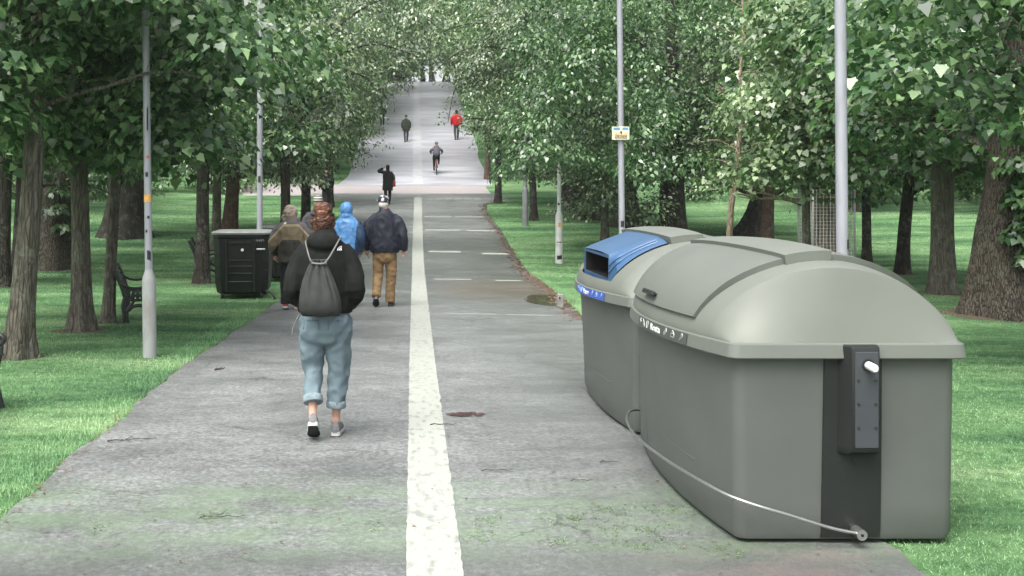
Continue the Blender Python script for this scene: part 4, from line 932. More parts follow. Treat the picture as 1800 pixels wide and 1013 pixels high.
MB().tube(catmull([(-0.06, -0.235, 1.262), (-0.085, -0.222, 1.285), (-0.105, -0.19, 1.335), (-0.13, -0.10, 1.40), (-0.135, -0.02, 1.41)], 5), 0.005, 8).build('strap', cm, tb, 'all')
MB().tube([(-0.075, -0.235, 1.262), (-0.02, -0.246, 1.258), (0.03, -0.235, 1.262)], 0.007, 8).build('drawstring', cm, tb, 'all')
MB().tube(catmull([(-0.165, -0.2, 0.90), (-0.20, -0.19, 0.83), (-0.215, -0.19, 0.78), (-0.21, -0.19, 0.75)], 4), 0.004, 6).build('loose_end', cm, tb, 'all')

# ---- man in the navy jacket
t = thing('person', 'man in navy padded jacket, tan trousers and a patterned cap walking beside the white line', 'person', (-0.465, 17.03, 0.008))
J = dict(head=(-0.02, 0.03, 1.625), yaw=0.35, neck=(0, -0.01, 1.50), hipz=0.92, armL=((-0.20, 0, 1.43), (-0.285, -0.03, 1.14), (-0.285, 0.10, 0.90)), armR=((0.20, 0, 1.43), (0.285, -0.06, 1.14), (0.30, -0.02, 0.89)), handL=(0.02, 0.1, -1), handR=(0.0, 0.05, -1),
         legL=((-0.09, 0, 0.9), (-0.105, 0.02, 0.5), (-0.13, -0.16, 0.16), (-0.13, -0.06, 0.05)), legR=((0.09, 0, 0.9), (0.10, 0.03, 0.5), (0.085, 0.06, 0.09), (0.10, 0.19, 0.035)))
body_mesh(t, J, SKIN)
nv = mat('navy_padded_cloth', (0.014, 0.016, 0.026), 0.62, 0.25, var=0.2, vscale=12, bump=0.3, bscale=60)
jacket(t, 'jacket', nv, [(0.855, 0.20, 0.15, 0, 0), (0.86, 0.225, 0.165, 0, 0), (0.93, 0.245, 0.18, 0, 0), (1.1, 0.245, 0.175, 0, 0), (1.28, 0.245, 0.165, 0, 0), (1.39, 0.21, 0.14, 0, -0.01), (1.47, 0.13, 0.11, 0, -0.015), (1.515, 0.085, 0.085, 0, -0.01), (1.55, 0.080, 0.08, -0.01, 0), (1.555, 0.06, 0.06, -0.01, 0)],
       [([(-0.12, 0, 1.40), (-0.235, -0.02, 1.30), (-0.285, -0.03, 1.13), (-0.29, 0.05, 1.0), (-0.285, 0.10, 0.90)], [0.088, 0.086, 0.080, 0.070, 0.058]), ([(0.12, 0, 1.40), (0.235, -0.03, 1.30), (0.285, -0.06, 1.13), (0.30, -0.05, 1.0), (0.30, -0.02, 0.89)], [0.088, 0.086, 0.080, 0.070, 0.058])], wr=0.012, ws=9)
tan = cloth('tan_cotton', (0.19, 0.125, 0.066), 0.8, 0.2, 9, 0.3, 150)
tr = trousers(t, tan, [(0.93, 0.17, 0.13, 0, 0), (0.86, 0.185, 0.145, 0, 0), (0.78, 0.185, 0.14, 0, 0), (0.70, 0.15, 0.11, 0, 0)], [([(-0.09, 0, 0.84), (-0.10, 0.02, 0.66), (-0.105, 0.03, 0.50), (-0.118, -0.06, 0.33), (-0.128, -0.15, 0.17)], [0.098, 0.092, 0.080, 0.072, 0.070]), ([(0.09, 0, 0.84), (0.10, 0.02, 0.66), (0.10, 0.03, 0.48), (0.09, 0.04, 0.28), (0.087, 0.05, 0.07)], [0.098, 0.092, 0.082, 0.076, 0.078])], wr=0.009, ws=12)
bsh = cloth('brown_leather', (0.045, 0.030, 0.020), 0.5, 0.2)
shoe(t, (-0.13, -0.20, 0.14), (-0.135, -0.01, 0.006), bsh, A['iron'], k=1.1); shoe(t, (0.085, 0.0, 0.004), (0.11, 0.28, 0.004), bsh, A['iron'], k=1.1)
hc = Vector((-0.02, 0.03, 1.625)); cap = mat('patterned_cap', (0.52, 0.51, 0.50), 0.7, 0.3, col2=(0.025, 0.028, 0.045), vscale=13, lo=0.50, hi=0.56)
b = MB(); b.ell(hc+Vector((0, -0.005, 0.052)), (0.092, 0.108, 0.083)); b.ell(hc+Vector((-0.045, 0.105, 0.045)), (0.07, 0.06, 0.014), rot=Euler((0, 0, 0.35))); cp = b.build('cap', cap, t, 'all')
b = MB(); b.ell(hc+Vector((0, -0.05, -0.02)), (0.075, 0.055, 0.065)); b.build('hair', cloth('white_hair', (0.5, 0.47, 0.44)), t, 'all')

# ---- two-tone brown coat and beige hood, left of the woman
t = thing('person', 'walker in a two-tone brown and grey coat with beige hood up beside the black bin', 'person', (-1.88, 16.6, 0.008))
J = dict(head=(-0.02, 0.03, 1.47), yaw=0.5, neck=(0, -0.01, 1.36), hipz=0.85, armL=((-0.2, 0, 1.29), (-0.285, -0.04, 1.02), (-0.27, 0.10, 0.84)), armR=((0.2, 0, 1.29), (0.27, -0.04, 1.02), (0.27, 0.10, 0.84)), handL=(0.1, 0.3, -1), legL=((-0.09, 0, 0.83), (-0.10, 0.03, 0.46), (-0.09, -0.08, 0.10), (-0.09, 0.05, 0.04)), legR=((0.09, 0, 0.83), (0.09, 0.05, 0.46), (0.06, 0.08, 0.09), (0.07, 0.2, 0.035)))
body_mesh(t, J, SKINR)
# the coat's colour blocks follow its height
cmn = bpy.data.materials.new('two_tone_coat'); cmn.use_nodes = True; N, L = nodes(cmn); tc = N.new('ShaderNodeTexCoord'); sp = N.new('ShaderNodeSeparateXYZ'); L.new(tc.outputs['Object'], sp.inputs[0])
ax = math_(cmn, 'ABSOLUTE', sp.outputs[0]); zz = math_(cmn, 'ADD', sp.outputs[2], math_(cmn, 'MULTIPLY', math_(cmn, 'MAXIMUM', math_(cmn, 'SUBTRACT', ax, 0.12), 0.0), 1.1))
zf = math_(cmn, 'DIVIDE', zz, 1.6)
cc = ramp(cmn, zf, [(0.0, (0.020, 0.018, 0.014)), (0.655, (0.022, 0.020, 0.015)), (0.668, (0.135, 0.105, 0.062)), (0.792, (0.135, 0.105, 0.062)), (0.795, (0.30, 0.24, 0.15)), (0.815, (0.30, 0.24, 0.15)), (0.818, (0.085, 0.075, 0.075)), (1.0, (0.065, 0.055, 0.055))], 'CONSTANT')
L.new(cc, N['Principled BSDF'].inputs['Base Color']); N['Principled BSDF'].inputs['Roughness'].default_value = 0.7
jk2 = jacket(t, 'coat', cmn, [(0.72, 0.19, 0.15, 0, 0), (0.73, 0.22, 0.175, 0, 0), (0.85, 0.215, 0.165, 0, 0), (1.05, 0.215, 0.165, 0, 0), (1.2, 0.21, 0.15, 0, 0), (1.29, 0.18, 0.13, 0, 0), (1.355, 0.125, 0.11, 0, 0), (1.40, 0.09, 0.09, 0, 0)],
       [([(-0.12, 0, 1.275), (-0.22, -0.02, 1.18), (-0.28, -0.04, 1.02), (-0.28, 0.04, 0.92), (-0.27, 0.10, 0.85)], [0.088, 0.086, 0.082, 0.072, 0.062]), ([(0.12, 0, 1.275), (0.22, -0.02, 1.18), (0.27, -0.04, 1.02), (0.28, 0.04, 0.92), (0.27, 0.10, 0.85)], [0.088, 0.086, 0.082, 0.072, 0.062])], wr=0.012, ws=9)
EM2 = MB()
for r0, r1 in ((0.0, 0.014), (0.017, 0.028), (0.031, 0.042)):
    v = []
    for k in range(9):
        a = R(180-90*k/8); v += [(-0.07+r0*math.cos(a), 0, 1.315+r0*math.sin(a)*0.7), (-0.07+r1*math.cos(a), 0, 1.315+r1*math.sin(a)*0.7)]
    EM2.add(v, [(2*k, 2*k+1, 2*k+3, 2*k+2) for k in range(8)])
snap(EM2, jk2, 0.004).build('emblem', A['white'], jk2)
b = MB(); hc = Vector((-0.02, 0.03, 1.47)); b.ell(hc+Vector((0, -0.015, 0.01)), (0.108, 0.122, 0.128)); b.ell(hc+Vector((-0.07, 0.06, -0.055)), (0.075, 0.06, 0.05)); b.ell(hc+Vector((0, -0.01, -0.09)), (0.11, 0.11, 0.06))
hd = b.build('hood', cloth('beige_hood', (0.32, 0.255, 0.215), 0.75, 0.2, 22), t); cook(hd, 0.01, 2, 0.014, 16, (1, 1, 2.2))
dk = cloth('dark_trousers', (0.016, 0.016, 0.017), 0.8, 0.2)
trousers(t, dk, [(0.85, 0.165, 0.13, 0, 0), (0.74, 0.175, 0.135, 0, 0), (0.65, 0.14, 0.10, 0, 0)], [([(-0.09, 0, 0.78), (-0.10, 0.02, 0.5), (-0.095, -0.03, 0.3), (-0.09, -0.07, 0.09)], [0.094, 0.082, 0.072, 0.068]), ([(0.09, 0, 0.78), (0.095, 0.04, 0.5), (0.075, 0.06, 0.28), (0.062, 0.07, 0.08)], [0.094, 0.082, 0.072, 0.068])])
rs = cloth('red_shoe', (0.30, 0.05, 0.04), 0.5); shoe(t, (-0.09, -0.12, 0.03), (-0.095, 0.12, 0.004), rs, sl); shoe(t, (0.06, 0.02, 0.004), (0.07, 0.28, 0.004), rs, sl)

# ---- blue rain jacket with its hood up, right of the woman's head
t = thing('person', 'walker in a bright blue hooded rain jacket between two darker walkers', 'person', (-1.05, 16.9, 0.008))
J = dict(head=(-0.01, 0.03, 1.52), neck=(0, -0.01, 1.41), hipz=0.88, armL=((-0.17, 0, 1.34), (-0.23, -0.03, 1.06), (-0.21, 0.12, 0.88)), armR=((0.17, 0, 1.34), (0.22, -0.03, 1.06), (0.21, 0.12, 0.88)), legL=((-0.08, 0, 0.86), (-0.09, 0.03, 0.48), (-0.08, -0.06, 0.10), (-0.08, 0.06, 0.035)), legR=((0.08, 0, 0.86), (0.085, 0.05, 0.48), (0.07, 0.09, 0.09), (0.08, 0.2, 0.035)))
body_mesh(t, J, SKIN, 0.01)
bl = bpy.data.materials.new('blue_rain_shell'); bl.use_nodes = True; N, L = nodes(bl); tc = N.new('ShaderNodeTexCoord'); sp = N.new('ShaderNodeSeparateXYZ'); L.new(tc.outputs['Object'], sp.inputs[0])
nzz = new_noise(bl, tc.outputs['Object'], 9, 4)
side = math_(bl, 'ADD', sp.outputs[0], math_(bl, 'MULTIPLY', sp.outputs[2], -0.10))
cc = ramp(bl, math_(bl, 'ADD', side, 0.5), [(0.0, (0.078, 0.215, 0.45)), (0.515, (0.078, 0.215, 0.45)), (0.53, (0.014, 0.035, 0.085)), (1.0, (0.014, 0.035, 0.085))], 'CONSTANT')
cc = mixc(bl, 0.35, cc, ramp(bl, nzz, [(0.35, (0.5, 0.55, 0.6)), (0.6, (1.3, 1.3, 1.3))]), 'MULTIPLY')
L.new(cc, N['Principled BSDF'].inputs['Base Color']); N['Principled BSDF'].inputs['Roughness'].default_value = 0.42
jacket(t, 'rain_jacket', bl, [(0.80, 0.16, 0.13, 0, 0), (0.81, 0.19, 0.15, 0, 0), (1.0, 0.20, 0.155, 0, 0), (1.2, 0.205, 0.15, 0, 0), (1.33, 0.18, 0.13, 0, 0), (1.40, 0.12, 0.10, 0, 0), (1.45, 0.08, 0.08, 0, 0)],
       [([(-0.14, 0, 1.31), (-0.20, -0.02, 1.2), (-0.23, -0.03, 1.06), (-0.22, 0.06, 0.95), (-0.21, 0.12, 0.88)], [0.08, 0.078, 0.074, 0.064, 0.055]), ([(0.14, 0, 1.31), (0.20, -0.02, 1.2), (0.22, -0.03, 1.06), (0.22, 0.06, 0.95), (0.21, 0.12, 0.88)], [0.08, 0.078, 0.074, 0.064, 0.055])],
       [((-0.01, 0.015, 1.53), (0.100, 0.122, 0.122), None), ((-0.01, -0.01, 1.43), (0.10, 0.10, 0.07), None)], wr=0.010, ws=13, smooth=3)
trousers(t, dk, [(0.88, 0.15, 0.12, 0, 0), (0.78, 0.16, 0.125, 0, 0), (0.68, 0.13, 0.10, 0, 0)], [([(-0.08, 0, 0.8), (-0.09, 0.02, 0.5), (-0.08, -0.05, 0.08)], [0.085, 0.075, 0.062]), ([(0.08, 0, 0.8), (0.085, 0.04, 0.5), (0.07, 0.08, 0.08)], [0.085, 0.075, 0.062])])
shoe(t, (-0.08, -0.09, 0.02), (-0.085, 0.14, 0.004), dk, A['iron']); shoe(t, (0.07, 0.03, 0.004), (0.08, 0.27, 0.004), dk, A['iron'])

# ---- simpler walkers: whole pose in one helper
def walker(x, y, rz, label, H, top, legs_m, hat=None, hair=None, coat_len=0.80, wide=1.0, stride=0.16, raise_left=False, name='coat', skirt=0.0, nohands=False):
    t = thing('person', label, 'person', (x, y, gz(y)+0.010), rz); k = H/1.75
    def S(*p): return tuple(q*k for q in p)
    aL = (S(-0.19*wide, 0, 1.42), S(-0.26*wide, -0.04, 1.12), S(-0.25*wide, 0.10, 0.90))
    if raise_left: aL = (S(-0.19, 0, 1.42), S(-0.40, 0.02, 1.46), S(-0.20, 0.12, 1.60))
    J = dict(head=S(0, 0.03, 1.62), neck=S(0, -0.01, 1.49), hipz=0.91*k, armL=aL, armR=(S(0.19*wide, 0, 1.42), S(0.26*wide, -0.04, 1.12), S(0.25*wide, 0.06, 0.88)),
        legL=(S(-0.085, 0, 0.9), S(-0.095, 0.0, 0.5), S(-0.07, -stride, 0.11), S(-0.07, -stride+0.14, 0.035)), legR=(S(0.085, 0, 0.9), S(0.09, 0.06, 0.5), S(0.06, stride*0.5, 0.09), S(0.065, stride*0.5+0.14, 0.035)))
    bd = body_mesh(t, J, SKIN, 0.013, True, k)
    z0 = coat_len*k
    jacket(t, name, top, [(z0, (0.19+skirt)*k*wide, 0.14*k, 0, 0), (z0+0.01, (0.205+skirt)*k*wide, 0.155*k, 0, 0), ((z0+1.25*k)/2, (0.205+skirt*0.4)*k*wide, 0.16*k, 0, 0), (1.27*k, 0.215*k*wide, 0.15*k, 0, 0), (1.40*k, 0.18*k*wide, 0.125*k, 0, 0), (1.46*k, 0.11*k, 0.10*k, 0, 0), (1.52*k, 0.075*k, 0.075*k, 0, 0)],
        [([Vector((aL[0][0]*0.65, aL[0][1], aL[0][2]*0.985)), Vector(aL[0]).lerp(Vector(aL[1]), 0.5), aL[1], Vector(aL[1]).lerp(Vector(aL[2]), 0.92)], [0.078*k, 0.076*k, 0.07*k, 0.055*k]), ([Vector((J['armR'][0][0]*0.65, J['armR'][0][1], J['armR'][0][2]*0.985)), Vector(J['armR'][0]).lerp(Vector(J['armR'][1]), 0.5), J['armR'][1], Vector(J['armR'][1]).lerp(Vector(J['armR'][2]), 0.92)], [0.078*k, 0.076*k, 0.07*k, 0.055*k])], voxel=0.016, wr=0.010, ws=9)
    trousers(t, legs_m, [(0.93*k, 0.15*k, 0.12*k, 0, 0), (0.82*k, 0.165*k, 0.13*k, 0, 0), (0.72*k, 0.13*k, 0.10*k, 0, 0)], [([S(-0.085, 0, 0.84), S(-0.095, 0, 0.5), S(-0.072, -stride+0.01, 0.12)], [0.088*k, 0.072*k, 0.056*k]), ([S(0.085, 0, 0.84), S(0.09, 0.05, 0.5), S(0.062, stride*0.5, 0.09)], [0.088*k, 0.072*k, 0.056*k])], voxel=0.015)
    for heel, toe in ((S(-0.07, -stride-0.05, 0.07), S(-0.073, -stride+0.18, 0.004)), (S(0.06, stride*0.5-0.05, 0.004), S(0.068, stride*0.5+0.2, 0.004))): shoe(t, heel, toe, dk, A['iron'], k=k)
    hc = Vector(J['head'])
    if hat: b = MB(); b.ell(hc+Vector((0, -0.008, 0.04))*k, (0.092*k, 0.108*k, 0.095*k)); hat_o = b.build(hat[0], hat[1], t, 'all')
    if hair: b = MB(); b.ell(hc+Vector((0, -0.018, 0.015))*k, (0.088*k, 0.10*k, 0.112*k)); b.ell(hc+Vector((0, -0.06, -0.07))*k, (0.08*k, 0.045*k, 0.09*k)); h = b.build('hair', hair, t); cook(h, 0.012, 1, 0.01, 30)
    return t
blackc = cloth('black_wool', (0.012, 0.013, 0.012), 0.8); greyc = cloth('dark_grey_cloth', (0.05, 0.05, 0.055)); greenc = cloth('olive_green_cloth', (0.030, 0.042, 0.026)); redc = cloth('bright_red_shell', (0.42, 0.010, 0.020), 0.5)
stripe = bpy.data.materials.new('striped_knit'); stripe.use_nodes = True; N, L = nodes(stripe); tc = N.new('ShaderNodeTexCoord'); wv = N.new('ShaderNodeTexWave'); wv.bands_direction = 'Z'; wv.inputs['Scale'].default_value = 6.5; L.new(tc.outputs['Object'], wv.inputs[0])
L.new(ramp(stripe, wv.outputs[1], [(0.45, (0.03, 0.03, 0.035)), (0.55, (0.45, 0.43, 0.38))]), N['Principled BSDF'].inputs['Base Color']); N['Principled BSDF'].inputs['Roughness'].default_value = 0.9
hairb = cloth('dark_brown_hair', (0.018, 0.012, 0.010), 0.5)
walker(-1.77, 19.9, 0, 'walker in a striped knitted hat almost hidden behind the woman with the bun', 1.76, greyc, dk, hat=('knitted_hat', stripe))
walker(-1.10, 45.0, 0, 'woman in a long black coat holding one hand up to her head', 1.66, blackc, dk, hair=hairb, coat_len=0.62, raise_left=True, skirt=0.03, stride=0.2)
hb = thing('shoulder_bag', 'rust red shoulder bag at the side of the woman in the long black coat', 'bag', (-1.10+0.27, 45.0, gz(45)+0.01))
b = MB(); b.loft([[Vector((0.06*c*k_, 0.13*s_*k_, z)) for c, s_ in [(math.cos(i*0.3927), math.sin(i*0.3927)) for i in range(16)]] for z, k_ in ((0.74, 0.7), (0.76, 1.0), (0.90, 1.05), (1.0, 0.8), (1.01, 0.6))]); b.build('pouch', cloth('rust_leather', (0.20, 0.035, 0.025), 0.5), hb, 50)
MB().tube(catmull([(0, -0.08, 0.98), (-0.03, -0.10, 1.2), (-0.10, -0.02, 1.40), (-0.05, 0.10, 1.2), (0, 0.08, 0.98)], 4), 0.012, 6).build('strap', A['iron'], hb, 'all')
walker(-0.49, 66.0, 0, 'distant walker in a dark green coat in the left lane of the upper road', 1.66, greenc, greyc, hat=('hat', greyc), coat_len=0.72, skirt=0.03)
walker(2.62, 66.8, 0, 'distant walker in a bright red jacket on the right of the upper road', 1.86, redc, greyc, hair=hairb, coat_len=0.86, wide=1.15, stride=0.08)
walker(-2.75, 69.0, 0, 'far dark figure half hidden by leaves on the left of the upper road', 1.72, blackc, dk, hat=('hat', greyc))
walker(-2.15, 73.0, 0, 'farthest dark figure just right of the half hidden one', 1.72, greyc, dk, hat=('hat', blackc))
walker(-3.5, 43.0, 0.2, 'dark figure standing by the left grass corner before the crossing', 1.72, blackc, dk, hat=('hat', blackc))

# ---- cyclist riding away
yb = 56.0; zb = gz(yb)+0.012; xb = (767-VX)*yb/F
slope = math.atan((gz(yb+0.6)-gz(yb-0.6))/1.2)
t = thing('bicycle', 'bicycle ridden up the road under the helmeted rider', 'bicycle', (xb, yb, zb)); t.rotation_euler = (slope, 0, 0)
for yw in (-0.52, 0.52):
    n = 28; P = [(0, yw+0.335*math.cos(2*math.pi*i/n), 0.345+0.335*math.sin(2*math.pi*i/n)) for i in range(n+1)]
    w = MB().tube(P, 0.020, 8).build('wheel', A['iron'], t, 'all')
    s = MB()
    for i in range(14): a = 2*math.pi*i/14; s.tube([(0.02*(-1)**i, yw, 0.345), (0, yw+0.32*math.cos(a), 0.345+0.32*math.sin(a))], 0.002, 4)
    s.tube([(-0.05, yw, 0.345), (0.05, yw, 0.345)], 0.02, 8); s.build('spokes', A['steel'], w)
fr = cloth('red_frame_paint', (0.30, 0.05, 0.05), 0.35)
b = MB(); BB, ST, HD = (0, -0.08, 0.30), (0, -0.24, 0.84), (0, 0.36, 0.80)
for p, q in ((BB, ST), (ST, HD), (BB, (0, 0.40, 0.68)), ((0, -0.22, 0.78), (0.05, -0.52, 0.345)), ((0, -0.22, 0.78), (-0.05, -0.52, 0.345)), (BB, (0.05, -0.52, 0.345)), (BB, (-0.05, -0.52, 0.345)), ((0, 0.34, 0.88), (0, 0.42, 0.64)), ((0.05, 0.42, 0.66), (0.05, 0.52, 0.345)), ((-0.05, 0.42, 0.66), (-0.05, 0.52, 0.345)), ((-0.05, 0.42, 0.66), (0.05, 0.42, 0.66))): b.tube([p, q], 0.016, 8)
b.build('frame', fr, t, 'all')
b = MB(); b.ell((0, -0.27, 0.93), (0.075, 0.13, 0.035)); b.tube([(0, -0.24, 0.82), (0, -0.26, 0.91)], 0.014, 8); b.build('saddle', A['iron'], t, 'all')
MB().tube(catmull([(-0.30, 0.26, 0.99), (-0.22, 0.33, 0.99), (0, 0.34, 0.95), (0.22, 0.33, 0.99), (0.30, 0.26, 0.99)], 4), 0.014, 8).build('handlebar', A['iron'], t, 'all')
b = MB(); b.tube([(-0.09, -0.08, 0.30), (0.09, -0.08, 0.30)], 0.012, 6); b.tube([(-0.07, -0.08, 0.30), (-0.07, -0.03, 0.14)], 0.011, 6); b.tube([(0.07, -0.08, 0.30), (0.07, -0.13, 0.46)], 0.011, 6); b.box((-0.12, -0.03, 0.14), (0.09, 0.06, 0.02)); b.box((0.12, -0.13, 0.46), (0.09, 0.06, 0.02)); b.build('pedals', A['steel'], t)
MB().box((0, -0.60, 0.72), (0.06, 0.02, 0.04), None, 0.005).build('rear_light', A['redst'], t)
t = thing('person', 'cyclist in a grey jacket and helmet riding away up the road', 'person', (xb, yb, zb)); t.rotation_euler = (slope, 0, 0)
J = dict(head=(0, 0.20, 1.50), neck=(0, 0.10, 1.38), hipz=0.98, armL=((-0.19, 0.05, 1.32), (-0.30, 0.15, 1.12), (-0.29, 0.24, 1.03)), armR=((0.19, 0.05, 1.32), (0.30, 0.15, 1.12), (0.29, 0.24, 1.03)), handL=(0.1, 0.6, -0.4), handR=(-0.1, 0.6, -0.4), curl=0.7,
         legL=((-0.09, -0.22, 0.97), (-0.12, 0.14, 0.62), (-0.12, -0.08, 0.22), (-0.12, 0.05, 0.17)), legR=((0.09, -0.22, 0.97), (0.12, 0.18, 0.88), (0.12, -0.16, 0.55), (0.12, -0.04, 0.49)))
b = MB(); head_pts(b, J['head']); b.tube([(0, -0.22, 0.95), (0, -0.2, 1.1), (0, -0.05, 1.27), (0, 0.10, 1.40), (0, 0.17, 1.46)], [(0.13, 0.10), (0.12, 0.09), (0.13, 0.09), (0.07, 0.06), (0.052, 0.052)], 14)
for s in 'LR':
    sg = -1 if s == 'L' else 1; sh, el, wr = [Vector(p) for p in J['arm'+s]]; b.tube([(0, 0.05, 1.33), sh, el, wr], [0.05, 0.052, 0.038, 0.025], 10); hand_pts(b, wr, J['hand'+s], sg, 0.8, (-sg, 0, 0.2))
    hp, kn, an, toe = [Vector(p) for p in J['leg'+s]]; b.tube([hp, kn, kn.lerp(an, 0.3), an], [0.085, 0.055, 0.052, 0.034], 12); b.tube([an, toe], [0.034, 0.02], 10)
o = b.build('body', SKIN, t); cook(o, 0.012, 2); face_features(o, J['head'])
b = MB(); b.tube([(0, -0.26, 0.96), (0, -0.24, 1.05), (0, -0.10, 1.24), (0, 0.06, 1.37), (0, 0.11, 1.41)], [(0.17, 0.13), (0.175, 0.14), (0.19, 0.13), (0.14, 0.09), (0.075, 0.07)], 16)
for s in 'LR':
    sh, el, wr = [Vector(p) for p in J['arm'+s]]; b.tube([sh*0.9, sh.lerp(el, 0.5), el, el.lerp(wr, 0.9)], [0.07, 0.07, 0.062, 0.045], 12)
o = b.build('jacket', cloth('slate_jacket', (0.075, 0.078, 0.095)), t); cook(o, 0.015, 3, 0.01, 9)
b = MB(); b.tube([(0, -0.235, 1.16), (0, -0.19, 1.24)], [(0.15, 0.04), (0.15, 0.04)], 12); b.build('reflective_panel', A['greyprint'], t, 'all')
b = MB(); b.tube([(0, -0.27, 0.98), (0, -0.2, 0.86), (0, -0.14, 0.84)], [(0.165, 0.12), (0.16, 0.12), (0.12, 0.1)], 14)
for s in 'LR':
    hp, kn, an, toe = [Vector(p) for p in J['leg'+s]]; b.tube([hp, hp.lerp(kn, 0.5), kn, kn.lerp(an, 0.4), an], [0.105, 0.098, 0.07, 0.064, 0.045], 12)
o = b.build('trousers', cloth('black_wool', (0,0,0)), t); cook(o, 0.014, 3)
for s in 'LR':
    an, toe = Vector(J['leg'+s][2]), Vector(J['leg'+s][3]); shoe(t, an+Vector((0, -0.06, -0.055)), toe+Vector((0, 0.10, -0.02)), dk, A['iron'])
b = MB(); b.ell((0, 0.19, 1.555), (0.098, 0.13, 0.085)); b.build('helmet', cloth('grey_helmet', (0.20, 0.17, 0.18), 0.35), t, 'all')
# ------------------------------------------------------------------ trees
MAPLE = np.array([(0, 0), (0.10, 0.02), (0.38, -0.04), (0.40, 0.14), (0.58, 0.38), (0.40, 0.48), (0.28, 0.68), (0, 1.0), (-0.28, 0.68), (-0.40, 0.48), (-0.58, 0.38), (-0.40, 0.14), (-0.38, -0.04), (-0.10, 0.02)])
OVAL = np.array([(0, 0), (0.26, 0.22), (0.27, 0.55), (0, 1.0), (-0.27, 0.55), (-0.26, 0.22)])
def leaf_mesh(name, pos, nrm, out, size, shape, m):
    n = len(pos); nrm = nrm/np.linalg.norm(nrm, axis=1, keepdims=True)
    t = out-nrm*np.sum(out*nrm, 1, keepdims=True); t /= np.linalg.norm(t, axis=1, keepdims=True)+1e-9
    b = np.cross(t, nrm); k = len(shape); V = np.zeros((n, k, 3)); fold = rng.uniform(0.0, 0.5, n); curl = rng.uniform(0.05, 0.55, n)
    for i, (u, w) in enumerate(shape):
        V[:, i] = pos+(b*u+t*w+nrm*(abs(u)*fold-curl*w*w)[:, None])*size[:, None]
    return poly_cloud(name, V, k, m)
def crown_leaves(name, clumps, per, size, shape, m, spread=(0.5, 0.5, 0.20), droop=0.35, jit=0.32, cr=None):
    spread = (spread[0]*1.05, spread[1]*1.05, spread[2]*0.55); droop *= 1.5
    """clumps: list of (x,y,z,scale); leaves lie in drooping layered sprays around each clump"""
    cl = np.array([tuple(q)+(1.0,) if len(q) == 4 else tuple(q) for q in clumps]); K = len(cl); idx = np.repeat(np.arange(K), np.maximum(3, (per*cl[:, 4]).astype(int))); n = len(idx)
    r = rng.random(n)**0.6; a = rng.uniform(0, 2*np.pi, n); sc = cl[idx, 3]
    dx = r*np.cos(a)*spread[0]*sc*1.5; dy = r*np.sin(a)*spread[1]*sc*1.5; dz = rng.normal(0, spread[2], n)*sc-droop*sc*(r**2)*0.8
    pos = cl[idx, :3]+np.stack([dx, dy, dz], 1)
    out = np.stack([np.cos(a), np.sin(a), -0.45+0*a], 1)+rng.normal(0, 0.45, (n, 3))
    nrm = np.stack([np.cos(a)*(0.2+0.6*r), np.sin(a)*(0.2+0.6*r), np.ones(n)], 1)+rng.normal(0, 1, (K, 3))[idx]*0.22+rng.normal(0, jit, (n, 3))
    sz = size*rng.uniform(0.5, 1.2, n)
    return leaf_mesh(name, pos, nrm, out, sz, shape, m)
def trunk_builder(path, radii, flare=0.5, seed=0, lobes=5, n=18):
    """path in local coordinates from the foot; returns MB"""
    g = random.Random(seed); pts = catmull(path, 5); k = len(pts); rr = np.interp(np.linspace(0, 1, k), np.linspace(0, 1, len(radii)), radii)
    ph = g.uniform(0, 6)
    def mod(j, i):
        z = max(0, pts[j].z); a = 2*math.pi*i/n
        return 1+flare*math.exp(-z/(0.22+0.5*radii[0]))*(0.65+0.5*math.sin(lobes*a+ph))+0.07*mnoise.noise(Vector((math.cos(a)*1.6, math.sin(a)*1.6, z*1.3+ph)))
    b = MB(); b.tube(pts, list(rr), n, (True, True), mod); return b, pts, rr
def limbs(b, pts, rr, g, count, t0, length, up=0.35, rk=0.36, sub=2):
    tips = []
    for i in range(count):
        t = t0+(0.98-t0)*(i+g.random()*0.6)/count; j = int(t*(len(pts)-1)); p = pts[j]; r = rr[j]*rk*(1.1-0.4*t)
        az = i*2.4+g.uniform(-0.5, 0.5); L = length*(1.15-0.6*t)*g.uniform(0.75, 1.15); d = Vector((math.cos(az), math.sin(az), up*g.uniform(0.3, 1.6)))
        P = [p]
        for s in range(4):
            d2 = d+Vector((g.uniform(-0.25, 0.25), g.uniform(-0.25, 0.25), 0.12*s*g.uniform(-1.2, 0.5))); P.append(P[-1]+d2.normalized()*L/4)
        b.tube(catmull(P, 2), list(np.interp(np.linspace(0, 1, 9), [0, 1], [max(r, 0.012), 0.010])), 7); tips += [(P[2], 0.8), (P[3], 1.0), (P[4], 1.0)]
        for q in range(sub):
            s0 = P[2+q % 2]; d3 = (d+Vector((g.uniform(-0.9, 0.9), g.uniform(-0.9, 0.9), g.uniform(-0.4, 0.4)))).normalized(); Q = [s0, s0+d3*L*0.22, s0+d3*L*0.42+Vector((0, 0, -0.05*L))]
            b.tube(Q, [max(r*0.45, 0.009), max(r*0.3, 0.007), 0.006], 6); tips.append((Q[2], 0.8))
    return tips
def crown_clumps(g, c, rad, k, zmin=-9, keep=None, shell=0.45):
    out = []; tries = 0
    while len(out) < k and tries < k*30:
        tries += 1
        v = Vector((g.gauss(0, 1), g.gauss(0, 1), g.gauss(0, 1))).normalized(); q = (shell+(1-shell)*g.random())
        wob = 1+0.28*mnoise.noise(Vector((v.x*1.7+c[0], v.y*1.7+c[1], v.z*1.7)))
        p = Vector((c[0]+v.x*rad[0]*q*wob, c[1]+v.y*rad[1]*q*wob, c[2]+v.z*rad[2]*q*wob))
        if p.z < zmin: continue
        if keep and not keep(p): continue
        out.append((p.x, p.y, p.z, g.uniform(0.75, 1.25)))
    return out
